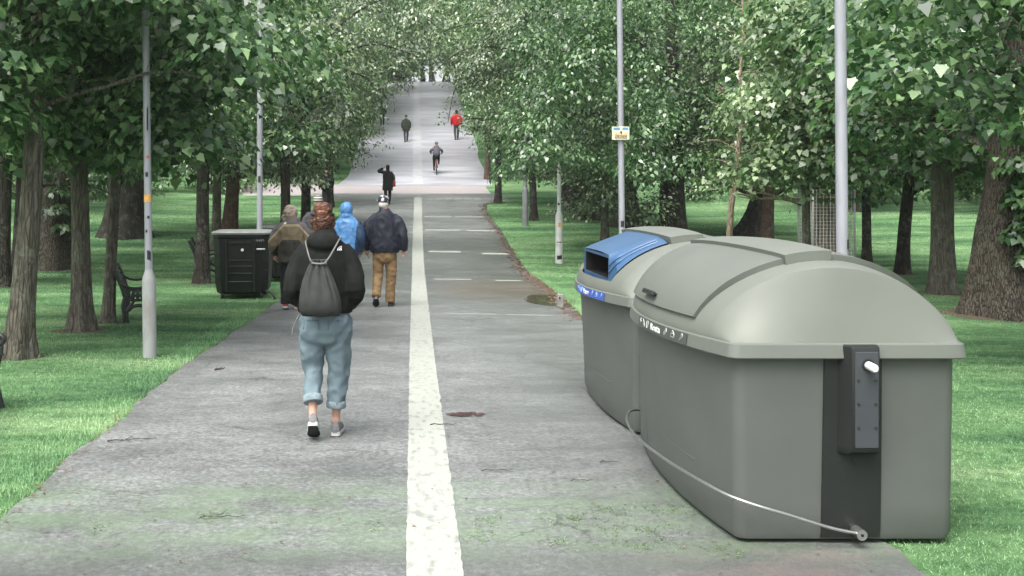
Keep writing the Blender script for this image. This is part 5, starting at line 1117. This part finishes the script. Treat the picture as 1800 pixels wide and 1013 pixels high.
def tree(label, x, y, path, radii, bark, crown=None, leaf='leafm', shape=OVAL, size=0.12, clumps=70, per=110, group=None, seed=1, flare=0.5, limb=7, limb_t=0.45, limb_len=2.4, zmin=1.9, keep=None, name='broadleaf_tree', extra_clumps=(), spread=(0.5, 0.5, 0.2), cat='tree', n=18, droop=0.35, reach=(), reach_r=0.11):
    g = random.Random(seed); z0 = lawn_z(x, y); t = thing(name, label, cat, (x, y, z0-0.02), 0, group)
    b, pts, rr = trunk_builder(path, radii, flare, seed, n=n)
    tips = limbs(b, pts, rr, g, limb, limb_t, limb_len) if limb else []
    for Q in reach: b.tube(catmull([Vector(q)+(Vector((g.uniform(-.12, .12), g.uniform(-.1, .1), g.uniform(-.1, .1))) if 0 < k_ < len(Q)-1 else Vector()) for k_, q in enumerate(Q)], 4), list(np.linspace(reach_r, 0.012, (len(Q)-1)*4+1)), 8)
    b.build('trunk', bark, t, 60)
    if crown:
        c, rad = crown; K = [(p.x, p.y, p.z, s) for p, s in tips if p.z > zmin and (keep is None or keep(p))]
        K += crown_clumps(g, c, rad, max(0, clumps-len(K)), zmin, keep); K += list(extra_clumps)
        me = crown_leaves('crown', K, per, size, shape, A[leaf], spread, droop); o = bpy.data.objects.new('crown', me); C.objects.link(o); o.parent = t
    return t
def foot(xp, D):
    """ground point under the image column xp at distance D"""
    return (xp-VX)*D/F
def imgpath(P, D, x0):
    """trunk outline points given as (column, height above ground)"""
    return [Vector(((xp-VX)*D/F-x0, 0.0, h)) for xp, h in P]
def T(label, D, P, radii, bark, **k):
    x0 = foot(P[0][0], D); return tree(label, x0, D, imgpath(P, D, x0), radii, bark, **k)
def noroad(x0, lim, side):      # keep foliage off the open corridor over the path
    return (lambda p: (p.x+x0)*side > lim)

gq = random.Random(5)
AV = 'avenue trees on the left lawn'; AR = 'avenue trees on the right lawn'
x0 = foot(30, 11.7)
def NL(p, x0, lim): return p.x+x0 < lim
x0 = foot(30, 11.7)
T('mottled grey trunk leaning to the right, nearest tree at the left edge', 11.7, [(30, -0.1), (46, 1.1), (57, 2.0), (62, 2.9), (68, 4.0), (60, 6.0)], [0.135, 0.12, 0.11, 0.10, 0.09, 0.04], A['bark'], crown=((0.2, 0.4, 3.9), (2.9, 2.7, 1.75)), leaf='leafd', shape=MAPLE, size=0.108, clumps=95, per=125, seed=3, limb=9, limb_t=0.58, zmin=2.25, flare=0.9, keep=lambda p, x0=x0: p.x+x0 < -1.5 and not (-4.0 < p.x+x0 < -2.0 and p.y < 0.7 and p.z < 3.9), extra_clumps=[(gq.uniform(-1.0, 0.4), -0.75+gq.uniform(-.2, .2), 2.75+1.5*gq.random(), gq.uniform(0.45, 0.7), 0.7) for _ in range(16)]+[(gq.uniform(0.3, 0.95), -0.5, 2.95+0.9*gq.random(), 0.42, 0.45) for _ in range(7)], group=AV)
x0 = foot(143, 14)
T('straight mottled trunk second from the left edge, bare earth at its foot', 14, [(143, -0.1), (142, 1.2), (138, 2.4), (139, 3.2), (125, 4.4), (110, 6.2)], [0.13, 0.115, 0.11, 0.10, 0.08, 0.04], A['bark'], crown=((0.1, 0.3, 4.3), (2.8, 2.6, 1.8)), leaf='leafd', shape=MAPLE, size=0.108, clumps=90, per=125, seed=4, limb=9, limb_t=0.40, zmin=2.5, flare=0.9, keep=lambda p, x0=x0: p.x+x0 < -1.6, group=AV)
x0 = foot(190, 14.9)
T('slender trunk just left of the near bench, curving slightly right', 14.9, [(190, -0.1), (196, 1.0), (203, 1.9), (209, 2.8), (214, 3.8)], [0.085, 0.078, 0.07, 0.06, 0.03], A['bark'], crown=((0.3, 0.2, 4.3), (1.7, 1.6, 1.7)), leaf='leafm', shape=MAPLE, size=0.14, clumps=60, per=75, seed=5, limb=6, limb_t=0.55, limb_len=1.5, zmin=2.5, group=AV)
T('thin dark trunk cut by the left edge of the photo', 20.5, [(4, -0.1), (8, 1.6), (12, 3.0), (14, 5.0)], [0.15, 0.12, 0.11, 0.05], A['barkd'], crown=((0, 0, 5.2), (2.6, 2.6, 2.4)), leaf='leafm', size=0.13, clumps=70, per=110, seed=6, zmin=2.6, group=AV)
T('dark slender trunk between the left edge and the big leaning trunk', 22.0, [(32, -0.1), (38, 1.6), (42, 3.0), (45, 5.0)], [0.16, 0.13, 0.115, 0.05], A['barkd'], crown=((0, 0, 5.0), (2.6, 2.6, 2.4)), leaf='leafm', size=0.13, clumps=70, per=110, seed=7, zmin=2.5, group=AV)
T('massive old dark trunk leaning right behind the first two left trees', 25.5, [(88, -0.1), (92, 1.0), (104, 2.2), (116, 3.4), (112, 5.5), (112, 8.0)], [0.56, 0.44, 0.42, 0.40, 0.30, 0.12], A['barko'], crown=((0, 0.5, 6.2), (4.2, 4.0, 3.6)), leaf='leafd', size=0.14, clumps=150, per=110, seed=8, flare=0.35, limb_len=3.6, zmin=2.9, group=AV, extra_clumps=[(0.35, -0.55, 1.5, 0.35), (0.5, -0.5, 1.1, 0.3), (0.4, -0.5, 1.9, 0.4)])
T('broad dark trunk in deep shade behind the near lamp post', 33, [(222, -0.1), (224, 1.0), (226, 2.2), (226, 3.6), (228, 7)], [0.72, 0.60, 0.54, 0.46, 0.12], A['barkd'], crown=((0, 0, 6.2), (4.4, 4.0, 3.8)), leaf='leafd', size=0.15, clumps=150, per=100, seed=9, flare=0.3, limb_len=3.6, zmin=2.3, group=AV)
x0 = foot(355, 21.6)
T('dark straight trunk beside the half hidden bench', 21.6, [(355, -0.1), (356, 1.5), (358, 3.0), (352, 4.6), (350, 6.6)], [0.15, 0.13, 0.12, 0.09, 0.04], A['barkd'], crown=((0.1, 0.6, 4.9), (2.9, 2.7, 2.5)), leaf='leafm', shape=MAPLE, size=0.110, clumps=115, per=115, seed=10, limb=9, zmin=1.95, keep=lambda p, x0=x0: p.x+x0 < -1.55 and not (p.x+x0 > -3.6 and p.y < -1.0 and p.z < 4.3), group=AV)
T('narrow trunk standing directly behind the black bin', 30, [(380, -0.1), (381, 1.5), (382, 3.0), (384, 5)], [0.13, 0.12, 0.11, 0.04], A['bark'], crown=((0, 0, 4.8), (2.5, 2.5, 2.5)), leaf='leafs', size=0.12, clumps=80, per=110, seed=11, zmin=2.0, group=AV)
T('reddish brown trunk above the lid of the black bin', 34, [(403, -0.1), (408, 1.3), (414, 2.6), (420, 5)], [0.25, 0.21, 0.17, 0.05], A['barkr'], crown=((0.2, 0, 4.8), (3.0, 2.8, 2.6)), leaf='leafs', size=0.13, clumps=100, per=110, seed=12, zmin=1.7, group=AV)
x0 = foot(505, 29)
T('grey tree with pale drooping foliage over the walkers on the left', 29, [(500, -0.1), (502, 1.5), (500, 3.2), (510, 5.2), (515, 7)], [0.15, 0.13, 0.12, 0.08, 0.03], A['barkd'], crown=((0.1, 0.3, 5.0), (2.7, 2.8, 2.9)), leaf='leafs', shape=OVAL, size=0.115, clumps=150, per=130, seed=13, limb=10, zmin=1.75, keep=lambda p, x0=x0: p.x+x0 < -1.25, group=AV, reach_r=0.05, reach=[[(0.1, 0, 3.6), (1.0, -0.3, 5.0), (2.2, -0.5, 5.6), (3.4, -0.6, 5.3)], [(0.1, 0, 3.2), (1.0, 0.3, 4.4), (2.0, 0.2, 4.8), (2.75, 0.1, 4.2)], [(0.1, 0, 4.0), (1.2, 0.2, 5.9), (2.6, 0.4, 6.9), (4.2, 0.5, 7.0)]],
  extra_clumps=[(gq.uniform(2.0, 4.2), gq.uniform(-1.5, 1.0), 5.0+2.4*gq.random(), gq.uniform(0.5, 0.9), 0.5) for _ in range(36)]+[(2.75+gq.uniform(-.35, .45), gq.uniform(-.3, .3), 4.15+0.9*gq.random(), 0.38, 0.16) for _ in range(14)]+[(2.2+gq.uniform(-.4, .5), gq.uniform(-.3, .3), 2.6+1.8*gq.random(), 0.40, 0.20) for _ in range(10)])
x0 = foot(537, 36)
T('dark trunk behind the hidden walker with a striped hat', 36, [(537, -0.1), (538, 1.5), (536, 3.2), (545, 5.4), (548, 7.6)], [0.17, 0.15, 0.13, 0.09, 0.03], A['barkd'], crown=((0.2, 0.2, 5.4), (2.8, 2.9, 3.2)), leaf='leafm', size=0.12, clumps=150, per=120, seed=14, limb=10, zmin=1.7, keep=lambda p, x0=x0: p.x+x0 < -1.5, group=AV)
x0 = foot(578, 44)
T('dark trunk at the grass corner left of the crossing', 44, [(578, -0.1), (579, 1.5), (577, 3.4), (582, 6), (585, 9)], [0.19, 0.16, 0.14, 0.10, 0.03], A['barkd'], crown=((0.3, 0.2, 6.0), (3.0, 3.0, 3.8)), leaf='leafs', size=0.13, clumps=150, per=120, seed=15, limb=10, zmin=1.8, keep=lambda p, x0=x0: p.x+x0 < -1.7, group=AV)

# right side
T('huge ridged old trunk with ivy at the right edge', 15.9, [(1768, -0.1), (1772, 0.8), (1783, 1.6), (1795, 2.6), (1805, 4.2), (1815, 7)], [0.54, 0.48, 0.44, 0.42, 0.36, 0.12], A['barko'], crown=((0.4, 0.6, 4.5), (3.8, 3.4, 2.4)), leaf='leafd', shape=MAPLE, size=0.115, clumps=130, per=110, seed=20, flare=0.32, limb_len=3.4, zmin=2.15, group=AR, n=28, extra_clumps=[(0.0+0.12*math.sin(k*2.1), -0.58+0.04*math.sin(k), 0.95+0.17*k, 0.22+0.02*k) for k in range(9)]+[(0.45, -0.5, 1.2+0.3*k, 0.35) for k in range(5)])
T('mossy grey trunk standing just left of the huge ridged trunk', 18.6, [(1658, -0.1), (1657, 1.0), (1656, 2.2), (1654, 3.2), (1660, 5)], [0.23, 0.185, 0.18, 0.16, 0.05], A['bark'], crown=((0.2, 0.2, 4.2), (2.3, 2.3, 2.0)), leaf='leafm', shape=MAPLE, size=0.112, clumps=80, per=110, seed=21, limb=8, zmin=1.95, flare=0.35, group=AR)
T('dark trunk leaning right with a fork, third from the right edge', 22.3, [(1586, -0.1), (1590, 0.9), (1597, 1.8), (1604, 2.6), (1600, 4.6)], [0.135, 0.12, 0.115, 0.10, 0.04], A['barkd'], crown=((-0.1, 0, 4.4), (2.0, 2.0, 2.1)), leaf='leafm', shape=MAPLE, size=0.112, clumps=70, per=110, seed=22, limb=7, zmin=1.75, group=AR)
T('slim dark trunk right beside the tall thick lamp post', 26.0, [(1524, -0.1), (1523, 1.4), (1520, 2.8), (1518, 6)], [0.11, 0.10, 0.09, 0.04], A['barkd'], crown=((-0.2, 0, 4.8), (1.9, 2.0, 2.4)), leaf='leafm', shape=MAPLE, size=0.110, clumps=75, per=110, seed=23, limb=7, zmin=2.1, group=AR)
T('yellow green maple crown left of the tall thick lamp post', 21.0, [(1418, -0.1), (1417, 1.5), (1412, 3.2), (1405, 5.8)], [0.085, 0.075, 0.06, 0.03], A['bark'], crown=((-0.05, -0.2, 4.1), (1.2, 1.5, 2.1)), leaf='leafl', shape=MAPLE, size=0.108, clumps=95, per=105, seed=24, limb=8, limb_len=1.5, zmin=1.55, group=AR)
T('dark brown trunk with pale leaves hiding its top, left of the wire guard', 30, [(1346, -0.1), (1350, 1.2), (1352, 2.4), (1352, 4)], [0.20, 0.16, 0.14, 0.05], A['barkr'], crown=((0, 0.4, 4.6), (2.4, 2.4, 2.2)), leaf='leafm', size=0.125, clumps=75, per=110, seed=25, zmin=2.0, group=AR)
T('flared dark trunk just behind the dark brown one', 33, [(1318, -0.1), (1328, 0.8), (1338, 1.8), (1340, 5)], [0.45, 0.26, 0.22, 0.08], A['barkd'], crown=((0.2, 0.2, 5.2), (2.8, 2.6, 2.6)), leaf='leafm', size=0.13, clumps=85, per=110, seed=26, flare=0.7, zmin=2.1, group=AR)
T('tall dark double-thick trunk with heavy limbs, above the second container', 31.5, [(1191, -0.1), (1189, 1.6), (1186, 3.0), (1183, 4.6), (1178, 8.4), (1176, 10)], [0.28, 0.235, 0.21, 0.19, 0.14, 0.06], A['barkd'], crown=((-0.5, 0.3, 6.0), (4.6, 3.4, 4.0)), leaf='leafd', size=0.12, clumps=240, extra_clumps=[(gq.uniform(-5.1, -1.5), gq.uniform(-7.5, -1.5), 2.2+5.5*gq.random()**1.2, gq.uniform(0.7, 1.2)) for _ in range(150)], reach=[[(0, 0, 2.9), (-1.6, -1.6, 3.5), (-3.2, -4.0, 3.6), (-4.4, -6.0, 3.2)], [(0, 0, 3.6), (-1.8, -0.8, 4.6), (-3.6, -3.0, 5.2), (-4.8, -5.0, 5.3)], [(0, 0, 2.7), (-1.2, -2.2, 3.0), (-2.0, -4.5, 2.9)]], per=130, seed=27, limb=15, limb_t=0.27, limb_len=5.0, zmin=2.4, keep=lambda p: p.x+foot(1191, 31.5) > 2.1 and not (-0.9 < p.x < 0.7 and p.y < 0.3 and p.z < 5.6), group=AR)
T('thinner dark trunk pressed against the left of the tall one', 32.2, [(1170, -0.1), (1171, 1.6), (1169, 3.0), (1162, 5)], [0.22, 0.18, 0.17, 0.06], A['barkd'], crown=((-0.2, 0, 4.4), (2.0, 2.0, 2.0)), leaf='leafs', size=0.12, clumps=70, per=120, seed=28, zmin=1.5, limb=6, group=AR)
T('short stubby trunk left of the notice lamp post', 30.0, [(1063, -0.1), (1063, 0.8), (1064, 1.6), (1066, 3.6)], [0.13, 0.105, 0.10, 0.04], A['bark'], crown=((0.1, 0, 3.3), (1.7, 1.8, 1.9)), leaf='leafs', size=0.115, clumps=80, per=120, seed=29, limb=7, limb_len=1.4, zmin=1.1, group=AR)
T('wide dark trunk behind the notice lamp post', 36, [(1100, -0.1), (1098, 1.0), (1096, 2.2), (1094, 6)], [0.50, 0.40, 0.36, 0.10], A['barkd'], crown=((0, 0, 5.0), (3.2, 3.0, 3.2)), leaf='leafm', size=0.13, clumps=110, per=110, seed=30, flare=0.35, zmin=1.8, group=AR)
T('wide dark flared trunk right of the white lamp post', 39, [(1040, -0.1), (1038, 1.0), (1036, 2.4), (1036, 7)], [0.52, 0.42, 0.38, 0.10], A['barkd'], crown=((0, 0, 5.4), (3.4, 3.2, 3.6)), leaf='leafs', size=0.13, clumps=120, per=110, seed=31, flare=0.4, zmin=1.7, group=AR)
T('dark broad trunk just behind the white lamp post', 43.5, [(1008, -0.1), (1006, 1.2), (1004, 2.6), (1004, 8)], [0.50, 0.40, 0.36, 0.10], A['barkd'], crown=((0, 0, 6.0), (3.2, 3.2, 4.0)), leaf='leafm', size=0.13, clumps=130, per=110, seed=32, flare=0.4, zmin=1.6, group=AR)
x0 = foot(905, 38.5)
T('grey-leaved tree overhanging the right edge of the path before the crossing', 38.5, [(938, -0.1), (936, 1.5), (930, 3.2), (925, 6), (922, 9)], [0.14, 0.12, 0.10, 0.07, 0.03], A['barkd'], crown=((-0.2, 0, 5.8), (2.6, 2.8, 3.8)), leaf='leafs', size=0.125, clumps=170, per=120, seed=33, limb=11, zmin=1.7, keep=lambda p, x0=foot(938, 38.5): p.x+x0 > 2.35, group=AR, reach_r=0.035,
  reach=[[(0, 0, 5.4), (-1.2, 0, 5.9), (-2.2, 0, 5.5), (-2.75, 0, 4.7), (-3.05, 0.1, 3.5)], [(0, 0, 6.4), (-1.5, 0.3, 7.0), (-3.0, 0.4, 6.9), (-4.2, 0.5, 6.2)], [(0, 0, 5.9), (-1.4, -0.3, 6.1), (-2.6, -0.5, 5.9), (-3.6, -0.5, 5.2)]],
  extra_clumps=[(-1.6-0.9*gq.random(), gq.uniform(-.3, .3), 5.0+1.2*gq.random(), 0.5, 0.35) for k in range(22)]+[(-2.7-0.08*k+gq.uniform(-.12, .12), gq.uniform(-.1, .1), 4.9-0.19*k, 0.26, 0.09) for k in range(8)]+[(-2.4-1.9*gq.random(), 0.4+gq.uniform(-.5, .5), 5.6+1.3*gq.random(), 0.5, 0.22) for k in range(26)])
x0 = foot(875, 45.5)
T('slim dark trunk on the right verge just before the crossing', 45.5, [(875, -0.1), (876, 1.5), (874, 3.4), (872, 6.5), (870, 9.5)], [0.15, 0.13, 0.12, 0.08, 0.03], A['barkd'], crown=((0.2, 0, 6.6), (2.7, 2.8, 4.2)), leaf='leafm', size=0.13, clumps=170, per=120, seed=34, limb=11, zmin=1.75, keep=lambda p, x0=x0: p.x+x0 > 2.6, group=AR)
T('thin brown trunk at the far side of the crossing on the right', 54, [(857, -0.1), (857, 1.5), (856, 3.0), (854, 7), (852, 11)], [0.16, 0.14, 0.13, 0.08, 0.03], A['barkr'], crown=((-0.1, 0, 6.4), (3.0, 3.0, 4.4)), leaf='leafm', size=0.14, clumps=170, per=110, seed=35, limb=11, zmin=1.8, keep=lambda p: p.x+foot(857, 54) > 2.9, group=AR)
# big-leaved tree out of frame whose branches hang in at the top right
tree('dark maple boughs hanging in at the top right corner', 7.4, 10.3, [Vector(p) for p in ((0, 0, -0.1), (-0.1, 0, 1.6), (-0.2, 0, 3.0), (-0.2, 0, 5.5))], [0.22, 0.18, 0.16, 0.06], A['barkd'], crown=((-0.5, 0.3, 3.9), (2.6, 2.3, 1.35)), leaf='leafd', shape=MAPLE, size=0.105, clumps=85, per=130, seed=36, zmin=2.55, group=AR)
# bare sapling
g = random.Random(44); Ds = 23.0; x0 = foot(1279, Ds); zf = lawn_z(x0, Ds)
def zh(y): return CH-(y-HY)*Ds/F-zf
t = thing('bare_sapling', 'pale leafless sapling with wiry twigs between the trunks on the right', 'tree', (x0, Ds, zf-0.02))
P = [Vector(((xp-VX)*Ds/F-x0, 0, zh(yp))) for xp, yp in ((1279, 440), (1284, 375), (1293, 310), (1299, 250), (1305, 190), (1301, 130), (1306, 60), (1304, -20))]; P[0].z = -0.1
b = MB(); b.tube(catmull(P, 4), list(np.interp(np.linspace(0, 1, 29), [0, 0.5, 1], [0.075, 0.05, 0.018])), 10)
for k in range(22):
    s = P[2+k % 5].lerp(P[3+k % 5], g.random()); sd_ = 1 if k % 2 else -1; d = Vector((sd_*g.uniform(0.5, 1), g.uniform(-0.6, 0.6), g.uniform(0.1, 0.8))).normalized(); L = g.uniform(0.5, 1.1); Q = [s]
    for i in range(4): Q.append(Q[-1]+(d+Vector((g.uniform(-.4, .4), g.uniform(-.4, .4), g.uniform(-.4, .4)))).normalized()*L/4)
    b.tube(catmull(Q, 2), list(np.linspace(0.018, 0.006, 9)), 5)
    for i in (2, 3):
        e = Q[i]+Vector((g.uniform(-.3, .3), g.uniform(-.3, .3), g.uniform(-0.05, .35))); b.tube([Q[i], Q[i].lerp(e, 0.5)+Vector((0, 0, 0.03)), e], [0.009, 0.007, 0.005], 5)
b.build('trunk', A['barkp'], t, 'all')
# tree in a wire guard
Dg = 26.5; xg = foot(1452, Dg); zg = lawn_z(xg, Dg)
tg = tree('cluster of pale ridged stems inside the wire mesh guard', xg, Dg, [Vector((0, 0, -0.1)), Vector((0, 0, 1.0)), Vector((0.02, 0, 2.2)), Vector((-0.05, 0, 4.5))], [0.34, 0.31, 0.28, 0.10], A['barkp'], crown=((0, 0.2, 4.2), (2.1, 2.0, 1.9)), leaf='leafm', shape=MAPLE, size=0.13, clumps=75, per=80, seed=41, limb=7, flare=0.15, zmin=1.9, group=AR)
b = MB()
for k, a in enumerate((3.6, 4.2, 4.75, 5.3, 5.9)): b.tube([(0.36*math.cos(a), 0.36*math.sin(a), -0.1), (0.34*math.cos(a), 0.34*math.sin(a), 1.0), (0.30*math.cos(a), 0.30*math.sin(a), 2.0), (0.2*math.cos(a), 0.2*math.sin(a), 2.7)], [0.10, 0.085, 0.07, 0.04], 10)
b.build('stem', A['barkp'], tg, 60)
t = thing('tree_guard', 'square galvanised wire mesh guard round the pale ridged stems', 'tree guard', (xg, Dg, zg))
b = MB(); hw = 0.50; Hh = 2.35
for s in (-1, 1):
    for k in range(13):
        q = -hw+2*hw*k/12; b.tube([(q, s*hw, 0), (q, s*hw, Hh)], 0.008, 4); b.tube([(s*hw, q, 0), (s*hw, q, Hh)], 0.006, 4)
    for k in range(29):
        z = Hh*k/28; b.tube([(-hw, s*hw+0.005, z), (hw, s*hw+0.005, z)], 0.006, 4); b.tube([(s*hw+0.005, -hw, z), (s*hw+0.005, hw, z)], 0.006, 4)
b.build('wire_mesh', A['mesh'], t)
for sx in (-1, 1):
    for sy in (-1, 1): MB().tube([(sx*hw, sy*hw, -0.1), (sx*hw, sy*hw, Hh+0.05)], 0.022, 8).build('post', A['mesh'], t, 'all')

# trees of the far slopes: three grown once, then copied with crowns and trunks of their own
protos = []
for q, (lf, sd_) in enumerate((('leafm', 61), ('leafs', 62), ('leafd', 63), ('leafl', 64))):
    protos.append(tree('', 400+20*q, 300, [Vector((0, 0, -0.3)), Vector((0.1, 0, 1.6)), Vector((0, 0.1, 3.4)), Vector((0.1, 0, 7.0)), Vector((0, 0, 9.5))], [0.24, 0.20, 0.17, 0.11, 0.04], A['barkd'], crown=((0, 0, 6.0), (3.4, 3.4, 4.3)), leaf=lf, size=0.19, clumps=150, per=80, seed=sd_, limb=10, zmin=1.5, spread=(0.62, 0.62, 0.28)))
for q, (lf, sd_) in enumerate((('leafm', 71), ('leafl', 72), ('leafs', 73))):
    protos.append(tree('', 500+20*q, 300, [Vector((0, 0, -0.3)), Vector((0.1, 0, 2.0)), Vector((0, 0.1, 4.4)), Vector((0.1, 0, 7.5)), Vector((0, 0, 11))], [0.28, 0.24, 0.20, 0.14, 0.04], A['barkd'], crown=((0, 0, 7.6), (5.2, 4.4, 4.2)), leaf=lf, size=0.19, clumps=210, per=85, seed=sd_, limb=12, limb_t=0.36, limb_len=4.6, zmin=4.1, spread=(0.6, 0.6, 0.26)))
kind_word = ['green', 'silvery', 'deep green', 'yellow green', 'tall green', 'tall pale green', 'tall silvery']
spots = []
for k, y in enumerate((53.5, 60, 67, 75, 84, 94, 106)):
    spots.append((-(5.6+0.35*math.sin(k*1.7)) - (0.5 if y < 56 else 0), y, 1.0+0.06*k, (1, 0, 1, 3, 0, 1, 3)[k])); spots.append((6.2+0.4*math.sin(k*2.3), y+3.5, 1.0+0.06*k, (0, 1, 3, 0, 1, 3, 0)[k]))
for k, (x, y, q) in enumerate(((-5.0, 56.5, 4), (5.6, 59.5, 5), (-5.2, 70, 6), (5.8, 73, 4), (-5.0, 81, 5), (5.4, 87, 6), (-4.6, 96, 4), (5.0, 101, 5), (-3.2, 112, 6), (3.4, 115, 4))): spots.append((x, y, 1.0+0.03*k, q))
for k, x in enumerate((-7.5, -4.2, -1.2, 1.0, 6.4, 8.6)): spots.append((x, 119+3*math.sin(k*2.2), 0.95, (1, 0, 3, 1, 3, 0)[k]))
for x, y, s, q in ((-4.3, 79, 0.78, 5), (4.4, 82, 0.75, 4), (-4.1, 90, 0.8, 6), (4.2, 93, 0.8, 5)): spots.append((x, y, s, q))
for k in range(18):   # deeper ranks across both slopes
    y = 40+(k % 6)*11+3*math.sin(k*1.9); r_ = 1+(k//6); spots.append((-(7.5+6.5*r_+2*math.sin(k*2.7)), y, 1.15+0.08*math.sin(k), (2, 0, 1, 2, 0, 3)[(k*5+r_) % 6])); spots.append((8.5+6.5*r_+2*math.cos(k*2.1), y+2, 1.15+0.08*math.cos(k), (0, 2, 1, 3, 2, 0)[(k*5+r_) % 6]))
for k in range(7): spots.append((-38+13*k+3*math.sin(k*3), 128+4*math.cos(k*2), 1.5, k % 4))
for k, x in enumerate((-2.6, 2.9)): spots.append((x*3.0, 116+4*k, 1.4, 3-k))
used = set(); g = random.Random(77)
def where(x, y):
    d = 'just beyond the crossing' if y < 58 else ('halfway up the upper road' if y < 78 else ('high up the upper road' if y < 112 else 'on the skyline'))
    s = 'left' if x < 0 else 'right'
    e = 'beside the road' if abs(x) < 8 else ('set back a little' if abs(x) < 14 else ('well back' if abs(x) < 22 else 'far out'))
    return f'{s} side, {e}, {d}'
for i, (x, y, s, q) in enumerate(spots):
    t = protos[q] if q not in used else dup(protos[q]); used.add(q)
    t.location = (x, y, lawn_z(x, y)-0.05); t.rotation_euler = (0, 0, g.uniform(0, 6.28)); t.scale = (s, s, s*g.uniform(0.92, 1.1))
    t['label'] = f'{kind_word[q]} tree {where(x, y)}'; t['group'] = 'trees on the far slopes'
# low shrubs that close the view under the far crowns
sh = []
for q, lf in enumerate(('leafm', 'leafd')):
    t = thing('shrub', '', 'shrub', (0, 0, 0), 0, 'shrubs at the back of the lawns')
    g2 = random.Random(90+q); K = crown_clumps(g2, (0, 0, 1.0), (1.7, 1.3, 1.1), 46, 0.1)
    b = MB()
    for k in range(6): a = k*1.05; b.tube([(0.1*math.cos(a), 0.1*math.sin(a), -0.1), (0.5*math.cos(a), 0.4*math.sin(a), 0.7), (0.9*math.cos(a), 0.7*math.sin(a), 1.3)], [0.05, 0.035, 0.012], 6)
    b.build('stems', A['barkd'], t, 'all'); me = crown_leaves('foliage', K, 80, 0.15, OVAL, A[lf], (0.5, 0.5, 0.25)); o = bpy.data.objects.new('foliage', me); C.objects.link(o); o.parent = t; sh.append(t)
SP = [(-9, 50, 1.2), (-13, 47.5, 1.5), (-17.5, 48, 1.3), (-22, 46.8, 1.6), (-27, 47, 1.5), (-7.5, 56, 1.3), (9, 57, 1.3), (13, 57.5, 1.6), (17, 58, 1.4), (22, 57, 1.7), (27, 57, 1.6), (12, 47.0, 1.0), (18.5, 46.5, 1.4), (24, 46, 1.4), (30, 45, 1.5), (-5.5, 122, 2.0), (-2.0, 124, 1.9), (8.5, 121, 2.2), (-9, 121, 2.2)]
pos_word = ['nearest the path', 'second from the path', 'third from the path', 'fourth from the path', 'farthest from the path']
cnt = {}
for i, (x, y, s) in enumerate(SP):
    t = sh[i] if i < 2 else dup(sh[i % 2]); t.location = (x, y, lawn_z(x, y)-0.05); t.scale = (s, s, s); t.rotation_euler = (0, 0, i*1.3)
    key = ('left' if x < 0 else 'right', 'in front of the crossing path' if y < 49.5 else ('behind the crossing path' if y < 70 else 'on the skyline')); cnt[key] = cnt.get(key, 0)+1
    t['label'] = f'{"green" if i % 2 == 0 else "dark green"} bush on the {key[0]} {key[1]}, {pos_word[min(4, cnt[key]-1)]}'
# hanging sprig of leaves above the road
t = None

# ------------------------------------------------------------------ the damp air
hz = MB().box((0, 125, 19.25), (420, 420, 41.5)).build('haze', A['black']); hz.data.materials.clear(); hz['kind'] = 'stuff'
hm_ = bpy.data.materials.new('haze'); hm_.use_nodes = True; N, L = nodes(hm_); N.remove(N['Principled BSDF'])
pv_ = N.new('ShaderNodeVolumePrincipled'); pv_.inputs['Color'].default_value = (0.93, 0.95, 1.0, 1); pv_.inputs['Density'].default_value = 0.0004; pv_.inputs['Anisotropy'].default_value = 0.2
L.new(pv_.outputs[0], N['Material Output'].inputs['Volume']); hz.data.materials.append(hm_)
SC.cycles.volume_bounces = 1
